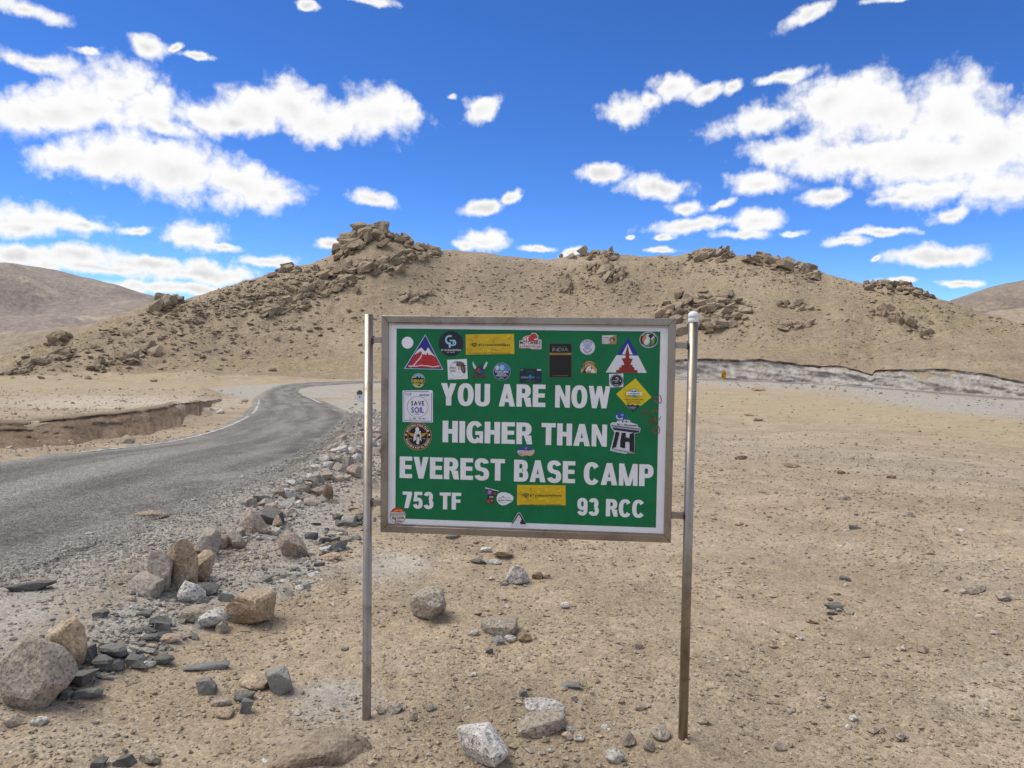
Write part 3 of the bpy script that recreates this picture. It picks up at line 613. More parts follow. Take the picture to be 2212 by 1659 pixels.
def rock_np(kind, sub, seed):
    if kind == 'joint': return joint_np(seed)
    r_ = np.random.default_rng(seed); v, f = ico(sub); v = v.copy()
    if kind == 'round': npl, lo, hi, rough = 12, 0.66, 0.92, 0.055
    elif kind == 'slab': npl, lo, hi, rough = 10, 0.55, 0.86, 0.03
    elif kind == 'box': npl, lo, hi, rough = 8, 0.62, 0.92, 0.04
    else: npl, lo, hi, rough = 15, 0.52, 0.86, 0.04
    if kind == 'box' or kind == 'slab':                                    # squared block with softened corners
        e = 0.34 if kind == 'box' else 0.42; v = np.sign(v)*np.abs(v)**e
        v[:, :2] = v[:, :2]@np.array([[1, r_.normal(0, .18)], [r_.normal(0, .18), 1]])
    if kind == 'slab':
        for a_ in range(5):
            an = a_*1.257+r_.normal(0, .25); n = np.array([math.cos(an), math.sin(an), r_.normal(0, .15)]); n /= np.linalg.norm(n)
            d = v@n-r_.uniform(0.6, 0.95); v -= np.outer(np.maximum(d, 0), n)
    if kind == 'pyramid': t = (v[:, 2:3]+1)/2; v[:, :2] *= 1.15-0.78*t; v[:, 0:1] += r_.normal(0, .12)*t
    if kind == 'wedge': t = (v[:, 2:3]+1)/2; v[:, :2] *= 0.55+0.55*t
    for _ in range(npl):
        n = r_.normal(size=3); n /= np.linalg.norm(n); sup = np.quantile(v@n, 0.995); d = v@n - sup*r_.uniform(lo, hi)
        v -= np.outer(np.maximum(d, 0), n)
    if sub >= 2:                                                           # weathered edges
        e0 = np.concatenate([f[:, [0, 1]], f[:, [1, 2]], f[:, [2, 0]]]); cnt = np.bincount(e0[:, 0], minlength=len(v))[:, None]
        for _ in range({2: 0, 3: 0, 4: 1}[sub] + (kind == 'round')):
            acc_ = np.zeros_like(v); np.add.at(acc_, e0[:, 0], v[e0[:, 1]]); v = v*0.5+0.5*acc_/cnt
    amp = rough*2.6; oct_ = {1: 2, 2: 3, 3: 5, 4: 6}[sub]
    for o in range(oct_):
        fq = 1.3*2.1**o; ph = r_.uniform(0, 50, 6)
        nz = vnoise(v[:, 0]*fq+ph[0]+v[:, 2]*fq*0.37, v[:, 1]*fq+ph[1]-v[:, 2]*fq*0.41, seed+o)+vnoise(v[:, 2]*fq+ph[2]+v[:, 0]*fq*0.43, v[:, 1]*fq*0.6-v[:, 0]*fq*0.5+ph[3], seed+40+o)
        v = v*(1+amp*nz[:, None]); amp *= 0.62
    for _ in range(5 if kind != 'round' else 2):
        n = r_.normal(size=3); n /= np.linalg.norm(n); d = v@n - (v@n).max()*r_.uniform(0.78, 0.93); v -= np.outer(np.maximum(d, 0), n)
    mn, mx = v.min(0), v.max(0); v = (v-mn)/(mx-mn); v[:, :2] -= 0.5; return v, f
_rk = {}
def rock_mesh(kind, sub, seed, mat):
    key = (kind, sub, seed, mat)
    if key not in _rk:
        v, f = rock_np(kind, sub, seed); _rk[key] = mesh_np(kind+'_rock', v, f, [M[mat]])
    return _rk[key]
def put_rock(name, px, py, w, h, mat, kind='rock', seed=1, sub=3, rz=None, tilt=(0, 0), depth=0.8, bury=0.22, label=None, group=None, cat='rock'):
    p, _ = ground_at(px, py); p = p[0]; Y = p[1]; mw = w*Y/F; al = math.atan2(EYE-p[2], Y)
    app = h*Y/F; D = min(mw*depth, app*1.5); mh = max(0.4*app, (app-0.62*D*math.sin(al))/math.cos(al))   # the picture shows top and front
    o = obj(name, rock_mesh(kind, sub, seed, mat))
    o.rotation_euler = (tilt[0], tilt[1], rz if rz is not None else random.uniform(-0.35, 0.35))
    o.scale = (mw*1.04, D, mh*(1+bury))
    x, y = p[0], Y+D*0.40                                                   # the pixel is the front foot of the rock
    o.location = (x, y, min(float(height(np.array([x]), np.array([y]))[0]), p[2]+0.03) - mh*bury)
    return tag(o, label, cat, group)

# named stones: centre px, foot py, width, height, stone, shape, label
hero = [
 (40,1532,158,168,'granite','pyramid','huge grey granite boulder at the roadside, largest of all the stones',4),
 (122,1452,88,114,'orange','wedge','big rusty brown boulder leaning behind the huge grey granite one',4),
 (388,1274,66,122,'orange','wedge','tall upright ochre stone standing on its narrow end in the roadside row',4),
 (335,1278,68,92,'dusty','wedge','dusty grey slab leaning against the tall upright ochre stone',4),
 (300,1286,70,52,'dusty','box','squat dusty block at the foot of the leaning grey slab',3),
 (424,1258,48,74,'tan','rock','brown stone wedged beside the tall upright ochre stone, road side',3),
 (446,1205,50,66,'dusty','pyramid','dust covered pointed stone behind the tall upright ochre stone',3),
 (472,1184,34,34,'tan','round','small rounded ochre cobble sitting between two dust covered stones',3),
 (503,1187,42,50,'dusty','pyramid','dust covered pointed stone right beside the small ochre cobble',3),
 (407,1303,55,55,'white','pyramid','small white granite pyramid at the foot of the upright stones',3),
 (440,1290,52,34,'slate','slab','dark slate slab lying behind the small white pyramid stone',3),
 (530,1353,92,80,'orange','box','blocky orange granite boulder by the white oval stone',4),
 (418,1347,72,42,'granite','round','low tan granite stone behind the white oval stone',3),
 (446,1362,62,48,'white','round','white speckled oval granite stone beside the blocky orange boulder',4),
 (476,1368,28,30,'granite','rock','small pale stone squeezed between white oval stone and orange boulder',3),
 (320,1123,66,23,'tan','round','flat tan stone lying alone on the edge of the asphalt',3),
 (628,1206,62,58,'pink','pyramid','brown pyramid shaped granite rock on the slate strewn shoulder',4),
 (537,1152,58,58,'pink','pyramid','pinkish pointed boulder half sunk in the grey shoulder',4),
 (582,1135,46,40,'slate','rock','dark banded stone next to the pinkish pointed boulder',3),
 (597,1140,24,28,'pink','rock','small pinkish stone tucked beside the dark banded stone',3),
 (58,1278,96,24,'slate','slab','flat dark slab lying in the grey dust at the road edge',3),
 (235,1426,68,36,'slate','slab','broad flat slate plate in the pile next to the rusty boulder',3),
 (180,1434,46,38,'slate','rock','dark slate lump against the rusty brown boulder',3),
 (217,1452,38,34,'slate','rock','dark slate lump under the broad slate plate',3),
 (246,1453,32,24,'slate','rock','small dark slate lump beside the little white stone',3),
 (288,1447,50,28,'slate','rock','dark wedge of slate just behind the little white stone',3),
 (346,1436,54,26,'slate','slab','dark slate wedge ending the slate pile, sand in front',3),
 (315,1443,30,16,'white','round','little white stone lying on the sand before the slate pile',3),
 (150,1486,70,44,'slate','rock','slate lump at the front foot of the huge granite boulder',3),
 (130,1512,36,22,'slate','slab','dark slate chip beside the huge granite boulder, lower side',3),
 (176,1511,70,24,'green','slab','thin grey green slate plate lying on sand by the huge boulder',3),
 (360,1390,60,22,'tan','round','pair shaped oblong tan stone on top of the slate chips',3),
 (342,1368,38,26,'slate','rock','dark slate stone in the gully below the low tan granite',3),
 (308,1334,36,20,'slate','slab','dark slate stone in the gully, upper end by the dust slope',3),
 (342,1347,44,28,'green','rock','grey green stone in the gully next to low tan granite',3),
 (210,1334,32,18,'slate','rock','lone dark stone on the grey dust slope above the slate pile',3),
 (320,1388,32,19,'slate','slab','slate plate in the gully left of the oblong tan stone',3),
 (439,1501,48,36,'slate','rock','dark pointed slate shard alone on the sand',3),
 (441,1449,98,17,'green','slab','long thin grey green slab lying flat on the sand',3),
 (603,1501,54,62,'green','box','grey green angular block leaning on a tan stone',4),
 (543,1490,68,42,'tan','round','tan stone propped against the grey green angular block',4),
 (521,1517,46,26,'slate','slab','dark slate piece in front of the propped tan stone',3),
 (529,1542,30,32,'slate','rock','dark upright slate chip near the two pale cobbles',3),
 (473,1527,46,21,'granite','round','pale flat cobble beside the dark upright slate chip',3),
 (479,1552,44,25,'tan','round','tan flat cobble below the pale flat one',3),
 (263,1658,38,32,'slate','rock','dark slate shard at the sandy foreground with pale cobble beside it',3),
 (318,1652,42,34,'granite','rock','pale cobble next to the dark slate shard in the foreground sand',3),
 (207,1660,34,22,'slate','rock','blue grey stone low in the foreground sand',3),
 (10,1575,44,30,'orange','rock','bright ochre stone half out of sight beside the huge boulder',3),
 (79,1568,34,22,'white','round','white lump of stone on sand in front of the huge boulder',3),
 (926,1345,78,74,'granite','round','round speckled granite boulder sunk in a sand hollow behind the sign',4),
 (1078,1375,80,38,'granite','slab','pale granite slab propped on small stones in the sand behind the sign',4),
 (1133,1388,30,22,'brown','round','small brown stone at the end of the propped granite slab',3),
 (1076,1392,28,17,'green','rock','small grey stone under the propped granite slab',3),
 (1102,1389,27,17,'white','round','small white stone under the propped granite slab',3),
 (1026,1374,20,14,'white','round','small white stone leading the row at the propped slab',3),
 (1058,1414,20,16,'slate','rock','little slate triangle in the gravel below the propped slab',3),
 (1086,1207,42,28,'tan','rock','tan angular stone in the group under the sign panel',3),
 (1050,1193,30,14,'white','slab','flat pale stone beside the tan angular one under the sign panel',3),
 (1032,1219,36,14,'slate','slab','flat dark stone in the group under the sign panel',3),
 (1066,1220,36,15,'white','round','low white stone before the tan angular one under the sign panel',3),
 (1122,1264,50,48,'white','wedge','white speckled granite stone with a slate chip and two tan pebbles beside it',4),
 (1090,1264,22,10,'slate','slab','slate chip touching the white speckled granite stone',3),
 (1160,1252,22,22,'tan','rock','tan angular pebble beside the white speckled granite stone',3),
 (1179,1250,20,16,'tan','round','round tan pebble at the end of the white speckled stone group',3),
 (1221,1315,20,15,'white','round','white pebble alone in the gravel between the posts',3),
 (1237,1489,50,16,'green','slab','flat grey green plate flush with the sand between the posts',3),
 (1132,1508,19,17,'slate','rock','small dark green cube of stone above the stacked granite slabs',3),
 (1178,1543,90,34,'white','slab','upper white granite slab of the stacked pair between the posts',4),
 (1170,1590,110,48,'granite','box','lower granite block of the stacked pair between the posts',4),
 (1040,1668,118,98,'white','pyramid','large pointed white granite rock rising in front of the sign',4),
 (1431,1601,44,34,'granite','round','grey granite lump at the foot of the capped post',3),
 (1358,1614,34,34,'granite','rock','pale granite lump in the cluster by the capped post',3),
 (1404,1625,26,30,'granite','round','small granite lump in the cluster by the capped post, front',3),
 (1331,1649,42,32,'white','round','white rounded stone in the gravel before the capped post',3),
 (1386,1537,24,15,'granite','rock','lone grey pebble on sand near the capped post',3),
 (1307,1575,18,11,'white','round','small white pebble between stacked slabs and capped post',3),
 (1226,1600,24,18,'tan','rock','tan pebble against the lower stacked granite block',3),
 (1231,1586,22,16,'white','rock','white pebble against the lower stacked granite block',3),
 (1251,1604,24,16,'white','round','pale pebble one step away from the stacked granite block',3),
 (820,1544,26,16,'granite','round','pale pebble at the foot of the open topped post',3),
 (850,1542,36,20,'granite','rock','granite lump beside the foot of the open topped post',3),
 (896,1560,14,20,'granite','round','small upright pebble near the open topped post',3),
 (928,1537,18,15,'granite','rock','small grey pebble on sand near the open topped post',3),
 (744,1407,20,9,'slate','slab','small slate chip alone on the sand near the open topped post',3),
 (1023,1462,15,11,'white','round','white pebble in the sand between the posts, on its own',3),
 (975,1165,30,10,'slate','slab','dark flat stone just under the bottom rail of the sign',3),
 (1805,1318,34,18,'slate','rock','dark slate stone capping a little heap of pale rubble on the plain',3),
 (1800,1330,24,14,'granite','rock','pale rubble stone under the dark slate on the plain',3),
 (1838,1328,20,14,'granite','rock','pale rubble stone at the side of the little heap on the plain',3),
 (1758,1348,24,14,'tan','rock','tan clod in the tail of the little heap on the plain',3),
 (2117,1281,44,22,'granite','round','tan granite stone in the loose row on the open plain',3),
 (2177,1300,30,25,'granite','rock','grey granite stone ending the loose row on the open plain',3),
 (2088,1283,20,13,'granite','rock','small granite stone starting the loose row on the open plain',3),
 (1524,1569,28,18,'granite','rock','pale granite pebble on the sand outside the capped post',3),
 (1689,1622,26,20,'granite','rock','granite clod on the sand well outside the capped post',3),
 (1954,1603,34,26,'granite','rock','dark shadowed granite clod on the gravelly plain',3),
 (1846,1560,18,14,'white','round','white pebble on the gravelly plain',3),
 (1828,1255,24,12,'slate','slab','low dark stone on the plain above the slate capped heap',3),
 (1965,1117,30,13,'granite','slab','flat grey stone on the plain beside a faint wheel track',3),
 (1848,1144,28,10,'slate','slab','thin dark stone plate on the plain',3),
 (1826,1081,30,15,'granite','rock','grey granite stone on a low soil mound of the plain',3),
 (1596,1136,18,11,'tan','round','round tan stone on the plain near the capped post',3),
 (1604,993,32,9,'brown','slab','dark brown flat boulder on the yellowish plain',3),
 (1713,1010,40,9,'brown','slab','long brown flat boulder on the yellowish plain',3),
 (1819,1024,18,10,'brown','rock','domed brown boulder on the yellowish plain',3),
 (1926,1034,20,8,'brown','slab','small domed brown boulder on the yellowish plain, outermost of four',3),
 (1642,845,30,12,'tan','rock','pale boulder beside the grey berm of the far road',3),
 (1620,899,20,8,'tan','rock','boulder at the head of a short row on the yellowish plain',3),
 (1637,910,26,8,'tan','slab','long boulder in a short row on the yellowish plain',3),
 (270,958,34,22,'granite','round','pale round boulder in the ditch beside the asphalt',3),
 # rubble pile beside the bend
 (708,1011,18,15,'white','box','white square block on top of the rubble pile at the bend',3),
 (768,996,24,19,'white','rock','bright white stone crowning the rubble pile at the bend',3),
 (723,999,22,15,'granite','rock','tan stone behind the white square block of the rubble pile',3),
 (762,1031,32,30,'pink','rock','pinkish boulder in the middle of the rubble pile at the bend',3),
 (748,1038,20,14,'granite','rock','grey stone under the pinkish boulder of the rubble pile',3),
 (660,1046,18,14,'slate','slab','slate plate sticking out of the rubble pile, road side',3),
 (677,1050,20,18,'granite','rock','grey stone under the slate plate of the rubble pile',3),
 (662,1067,24,22,'slate','rock','bluish stone at the road side of the rubble pile',3),
 (682,1072,26,22,'pink','rock','pink stone in the lower rubble pile',3),
 (704,1083,24,38,'brown','rock','brown hollowed stone in the lower rubble pile',3),
 (672,1093,44,20,'dusty','round','long dust covered stone at the foot of the rubble pile',3),
 (564,1090,40,24,'green','slab','tilted grey green slab on the shoulder below the asphalt edge',3),
 (640,1098,16,20,'white','rock','pale upright chip between tilted slab and rubble pile',3),
 (770,1115,28,19,'tan','round','ochre stone over the slate heap behind the open topped post',3),
 (774,1130,16,18,'slate','rock','dark slate lump under the ochre stone behind the open topped post',3),
 (752,1136,36,22,'green','rock','grey boulder in the slate heap behind the open topped post',3),
 (725,1124,20,15,'slate','slab','slate plate in the slate heap behind the open topped post',3),
 (671,1165,26,18,'slate','slab','slate plate on the chips by the brown pyramid rock',3),
 (702,1174,26,18,'slate','slab','second slate plate on the chips by the brown pyramid rock',3),
 (725,1190,48,20,'green','rock','rounded grey stone on the chips by the brown pyramid rock',3),
 (710,1212,48,16,'tan','slab','flat tan stones at the end of the slate chips',3),
]
for i, (px, py, w, h, mt, kd, lb, sub) in enumerate(hero):
    name = {'slate': 'slate_stone', 'green': 'slate_stone'}.get(mt, 'granite_rock')
    if mt in ('slate', 'green') and kd == 'rock': kd = 'joint'
    put_rock(name, px, py, w, h, mt, kd, 1000+i, sub, tilt=(random.gauss(0, .10), random.gauss(0, .10)), label=lb, depth=0.85 if h < 0.6*w else 0.95,
             cat='boulder' if w > 60 else 'stone')
# the half buried brown boulder before the open topped post
put_rock('granite_rock', 690, 1648, 240, 70, 'sunk', 'round', 2007, 4, rz=0.5, bury=2.0, depth=0.6, label='broad brown stained boulder almost buried in sand before the open topped post', cat='boulder')

# loose stones by kind, each kind drawn from a few shapes
proto = {k_: [(kd, 2, 3000+7*j+ord(k_[0])) for j, kd in enumerate(('joint', 'joint', 'slab', 'joint', 'joint', 'joint') if k_ in ('slate', 'green') else ('rock', 'joint', 'rock', 'joint', 'round'))] for k_ in ('slate', 'green', 'granite', 'tan', 'white', 'dusty', 'pink', 'hill', 'brown')}
def loose(name, px, py, wpx, mat, label, group, cat, flat=0.6):
    P_, hit = ground_at(px, py)
    for p, ok, w in zip(P_, hit, wpx):
        if not ok: continue
        mt = random.choice(mat); kd, sb, sd = random.choice(proto[mt]); mw = w*p[1]/F
        o = obj(name, rock_mesh(kd, sb, sd, mt)); fl = random.uniform(0.55, 1.25)*flat
        o.scale = (mw, mw*random.uniform(0.6, 1.0), mw*fl); o.rotation_euler = (random.gauss(0, .25), random.gauss(0, .25), random.uniform(0, 6.28))
        o.location = (p[0], p[1], p[2]-mw*fl*0.34); tag(o, label, cat, group)
def along(pts, n, sx, sy):
    pts = np.array(pts, float); t = rng.uniform(0, len(pts)-1, n); i = np.arange(len(pts))
    return np.interp(t, i, pts[:, 0])+rng.normal(0, sx, n), np.interp(t, i, pts[:, 1])+rng.normal(0, sy, n)
def sizes(n, lo, hi): return lo*(hi/lo)**(rng.random(n)**2.0)
gx1, gy1 = along([(120,1500),(210,1450),(300,1420),(350,1370),(420,1320),(470,1280)], 150, 26, 16)
loose('slate_chip', gx1, gy1, sizes(150, 12, 36), ['slate', 'slate', 'slate', 'green', 'granite'], 'slate chip in the gully of broken stone below the grey dust slope', 'slate chips in the gully', 'stone', 0.5)
gx1, gy1 = along([(560,1258),(640,1245),(690,1225),(700,1190),(720,1160),(760,1130),(790,1100)], 150, 24, 14)
loose('slate_chip', gx1, gy1, sizes(150, 10, 30), ['slate', 'green', 'slate', 'granite', 'white'], 'slate chip in the strewn patch between the brown pyramid rock and the open topped post', 'slate chips on the shoulder', 'stone', 0.5)
gx1, gy1 = along([(590,1110),(650,1080),(690,1040),(740,1000),(790,960),(830,930)], 170, 26, 20)
loose('rubble_stone', gx1, gy1, sizes(170, 10, 38), ['granite', 'dusty', 'white', 'green', 'dusty', 'white', 'pink'], 'grey rubble stone in the pile at the inside of the bend', 'rubble stones at the bend', 'stone', 0.75)
gx1, gy1 = along([(200,1360),(270,1300),(340,1260),(430,1215),(500,1170),(570,1120),(640,1075),(700,1030),(760,985),(800,945)], 110, 20, 14)
loose('roadside_stone', gx1, gy1, sizes(110, 11, 38), ['dusty', 'granite', 'pink', 'dusty', 'green'], 'dusty angular stone in the line of rocks along the grey road shoulder', 'stones along the road shoulder', 'stone', 0.85)
gx1, gy1 = along([(790,1090),(805,1000),(812,930),(812,880)], 40, 12, 16)
loose('rubble_stone', gx1, gy1, sizes(40, 7, 20), ['granite', 'white', 'dusty'], 'rubble stone seen between the open topped post and the sign frame', 'rubble stones behind the post', 'stone', 0.75)
gx1 = rng.uniform(760, 1440, 70); gy1 = rng.uniform(1500, 1660, 70)
loose('pebble', gx1, gy1, sizes(70, 7, 17), ['granite', 'white', 'tan', 'granite', 'slate'], 'pebble in the gravel around the feet of the sign posts', 'pebbles around the sign', 'pebble', 0.7)
gx1 = rng.uniform(1500, 2212, 120); gy1 = rng.uniform(1060, 1650, 120)
loose('pebble', gx1, gy1, sizes(120, 6, 18), ['granite', 'tan', 'white', 'granite', 'brown'], 'pebble scattered over the gravelly plain outside the capped post', 'pebbles on the plain', 'pebble', 0.6)
gx1 = rng.uniform(1480, 2212, 60); gy1 = rng.uniform(870, 1060, 60)
loose('plain_stone', gx1, gy1, sizes(60, 4, 12), ['brown', 'tan', 'hill'], 'small stone scattered over the yellowish plain', 'stones on the yellowish plain', 'stone', 0.45)
gx1 = rng.uniform(0, 700, 80); gy1 = rng.uniform(1510, 1655, 80)
loose('pebble', gx1, gy1, sizes(80, 6, 18), ['granite', 'tan', 'slate', 'white'], 'pebble in the sand below the gully of broken slate', 'pebbles below the gully', 'pebble', 0.65)
gx1, gy1 = along([(0,968),(60,968),(120,960),(200,955),(330,935),(440,905),(500,885),(530,865)], 60, 16, 6)
loose('ditch_stone', gx1, gy1, sizes(60, 6, 22), ['granite', 'white', 'tan'], 'pale stone in the ditch between asphalt and brown bank', 'stones in the ditch', 'stone', 0.6)
gx1, gy1 = along([(1460,824),(1600,830),(1750,837),(1900,848),(2050,861),(2212,873)], 90, 6, 3)
loose('berm_stone', gx1, gy1, sizes(90, 3, 11), ['granite', 'slate', 'green', 'granite'], 'grey stone on the berm along the far road', 'stones along the far berm', 'stone', 0.7)
gx1 = rng.uniform(0, 520, 70); gy1 = rng.uniform(840, 905, 70)
loose('plain_stone', gx1, gy1, sizes(70, 4, 14), ['tan', 'brown', 'hill'], 'stone scattered over the flat ground behind the brown bank', 'stones behind the brown bank', 'stone', 0.4)

cx_, cy_ = along([(90,1480),(200,1420),(290,1370),(350,1310),(430,1240),(500,1190),(570,1130),(640,1080),(690,1040),(740,1000),(790,950),(815,900)], 3400, 34, 22)
cp, hit = ground_at(cx_, cy_); cw = sizes(len(cx_), 2.5, 12)*cp[:, 1]/F
cpal = np.array([(0.36, 0.32, 0.265), (0.30, 0.275, 0.235), (0.24, 0.23, 0.205), (0.40, 0.345, 0.27), (0.20, 0.195, 0.18), (0.45, 0.42, 0.365)])
CHIPS = (cp[hit], cw[hit], cpal[rng.integers(0, 6, len(cx_))][hit]*rng.uniform(0.85, 1.1, (int(hit.sum()), 1)))

# ------------------------------------------------------------------ rock outcrops on the hill (each a thing made of blocks)
def outcrop(label, pts, n, wmin, wmax, tilt, spread=(9, 6), kinds=('joint', 'joint', 'joint', 'rock'), rise=0.25):
    px, py = along(pts, int(n*1.5), spread[0]*0.9, spread[1]*0.85); P_, hit = ground_at(px, py); P_, px, py = P_[hit], px[hit], py[hit]
    if not len(P_): return
    root = empty('rock_outcrop', P_.mean(0)); az_ = random.gauss(0, .35); tag(root, label, 'outcrop', 'rock outcrops on the hill'); c = P_.mean(0)
    for p in P_:
        w = sizes(1, wmin, wmax)[0]*p[1]/F; kd = random.choice(kinds); sd = random.randint(0, 13)
        o = obj('block', rock_mesh(kd, 2, 5000+sd, 'hill'), root)
        asp = random.uniform(0.4, 0.85)
        o.scale = (w*random.uniform(1.0, 1.7), w*random.uniform(0.9, 1.4), w*asp*1.25)
        o.rotation_euler = (random.gauss(0.1, .25), R(-tilt+random.gauss(0, 9)), az_+random.gauss(0, .28))
        o.location = (p[0]-c[0], p[1]-c[1], p[2]-c[2]-w*asp*(0.45-rise))
tor = [((735,548),(760,530),(790,512),(820,508)),]
outcrop('highest rocky tor of stacked tilted slabs crowning the hill', [(742,548),(765,528),(790,508),(815,506),(840,512)], 120, 9, 34, 32, (10, 9), ('joint',), 0.45)
outcrop('ragged shoulder of leaning slabs running down from the highest tor', [(850,510),(870,518),(900,530),(930,540),(945,545)], 45, 8, 22, -35, (8, 5), rise=0.35)
outcrop('jumbled apron of big blocks below the highest tor', [(730,590),(770,580),(810,575),(850,580)], 75, 8, 28, 15, (14, 9))
outcrop('band of broken slabs under the tor shoulder, above the smooth scree', [(840,565),(880,560),(910,556),(930,552)], 40, 8, 22, 30, (9, 6))
outcrop('small row of slabs low on the slope between tor and sign', [(870,650),(900,642),(930,636)], 18, 8, 18, 20, (8, 4))
outcrop('knob of blocks on the ridge down from the tor', [(575,590),(595,583),(612,584)], 18, 9, 22, 20, (7, 4), rise=0.4)
outcrop('pile of blocks midway down the rocky flank', [(560,682),(590,670),(620,664),(650,656)], 55, 7, 22, 15, (13, 7))
outcrop('blocky ledge on the rocky flank below the tor apron', [(650,640),(690,630),(730,622),(760,610)], 50, 7, 20, 20, (14, 9))
outcrop('upright stack of boulders on the lower ridge end', [(340,672),(365,655),(385,648),(405,648)], 30, 10, 30, 30, (9, 5), rise=0.45)
outcrop('isolated slab outcrop at the far tip of the ridge', [(112,745),(130,732),(150,718)], 20, 10, 26, 30, (7, 4), rise=0.35)
outcrop('low ledge of blocks at the bottom of the rocky flank', [(200,800),(230,790),(270,778),(300,768),(330,760)], 30, 9, 24, 22, (9, 5))
outcrop('wall of blocks along the hill foot beside the ridge tip', [(10,812),(60,795),(110,778),(150,765)], 34, 9, 24, 28, (12, 6))
outcrop('craggy knob on the saddle skyline', [(1235,553),(1265,548),(1290,545),(1310,552),(1335,557)], 75, 6, 19, 35, (9, 6), rise=0.36)
outcrop('steep broken crag just under the saddle knob', [(1280,580),(1300,578),(1320,590),(1345,596)], 45, 7, 22, 60, (11, 8), rise=0.35)
outcrop('narrow standing rib of rock on the scree under the saddle', [(1222,600),(1225,615),(1232,630)], 24, 7, 20, 68, (6, 6), rise=0.4)
outcrop('long crag on the broad skyline crest', [(1505,553),(1530,549),(1555,548),(1585,555)], 95, 6, 21, 25, (13, 7), rise=0.3)
outcrop('second crest crag with one long whaleback slab', [(1632,561),(1650,560),(1690,570),(1735,583),(1765,592)], 80, 6, 22, -20, (12, 8), rise=0.32)
outcrop('domed outcrop of layered slabs above the capped post', [(1450,680),(1480,662),(1520,660),(1560,668),(1600,680)], 120, 7, 22, 12, (20, 14))
outcrop('heap of pale blocks at the base of the domed outcrop', [(1460,712),(1500,706),(1540,708),(1570,700)], 30, 9, 30, 5, (12, 6))
outcrop('small crest knob near the falling end of the hill', [(1880,620),(1920,616),(1945,618),(1970,628),(2000,640)], 75, 6, 18, -25, (12, 7), rise=0.42)
outcrop('slanting rib of slabs on the yellowish end slope', [(1890,668),(1930,685),(1970,706),(2010,725)], 55, 7, 22, -35, (10, 7))
outcrop('little rock patch under the crest between domed outcrop and rib', [(1690,708),(1715,706),(1740,702)], 22, 6, 15, 10, (7, 4))
outcrop('sparse slab patch below the second crest crag', [(1690,655),(1720,660),(1750,668)], 20, 6, 14, 10, (10, 5))

# scattered boulders of the flank: the largest as things, the rest one rubble mass
fields = [((60,800),(160,765),(300,720),(420,680),(520,650),(620,620),(720,600), 1000, 45, 24), ((330,700),(450,660),(560,630),(660,600),(740,575), 900, 40, 18), ((860,560),(900,550),(940,545), 260, 22, 10),
          ((180,790),(330,750),(480,735),(640,710),(760,690), 500, 60, 22), ((1200,620),(1300,610),(1400,600), 420, 60, 28), ((1420,580),(1560,575),(1700,600),(1780,612), 480, 40, 12), ((1440,690),(1520,670),(1620,690), 420, 55, 26),
          ((1850,640),(1960,640),(2080,680),(2200,710), 420, 45, 14), ((1700,690),(1850,720),(2000,740), 260, 90, 30), ((850,690),(1000,640),(1100,650),(1250,680), 420, 90, 40), ((880,620),(1050,600),(1180,580), 260, 60, 25), ((300,800),(500,780),(700,760), 200, 100, 20),
          ((1500,740),(1800,760),(2100,790), 120, 120, 16)]
BX, BY, BS, BF = [], [], [], []
field_label = ['boulder on the main rocky flank below the ridge line', 'boulder on the upper flank just under the ridge line', 'boulder beside the shoulder of the highest tor', 'boulder on the lower flank above the hill foot', 'boulder on the scree around the standing rib under the saddle', 'boulder under the long crest crags', 'boulder around the domed outcrop of layered slabs', 'boulder on the falling end slope of the hill', 'boulder on the open slope below the crest crags', 'boulder on the smooth scree behind the sign', 'boulder on the smooth scree under the saddle skyline', 'boulder on the gentle hill foot above the bend', 'boulder just above the grey cut bank']
def px_left(pts): return pts[0][0] < 800
for fd in fields:
    pts, n, sx, sy = fd[:-3], fd[-3], fd[-2], fd[-1]
    x, y = along(pts, n, sx, sy); BX.append(x); BY.append(y); BF.append(np.full(n, len(BF))); BS.append(sizes(n, 2.6, 15 if px_left(pts) else 9))
BX, BY, BS, BF = map(np.concatenate, (BX, BY, BS, BF)); okp, hit = ground_at(BX, BY); keep = hit & (okp[:, 1] > 90)
BX, BY, BS, BF, okp = BX[keep], BY[keep], BS[keep], BF[keep], okp[keep]; order = np.argsort(-BS)
for i in order[:280]:
    p = okp[i]; w = BS[i]*p[1]/F; kd, sd = random.choice((('joint', 5001), ('joint', 5004), ('joint', 5007), ('joint', 5009), ('slab', 5003), ('rock', 5005)))
    o = obj('hill_boulder', rock_mesh(kd, 2, sd, 'hill')); o.scale = (w*1.15, w*random.uniform(.7, 1.1), w*random.uniform(.3, .6))
    o.rotation_euler = (random.gauss(0.1, .2), R(random.gauss(-14, 12)), random.uniform(0, 6.28)); o.location = (p[0], p[1], p[2]-w*0.14)
    fl_ = field_label[int(BF[i])]; tag(o, 'loose tan granite '+fl_, 'boulder', fl_.replace('boulder', 'boulders', 1))
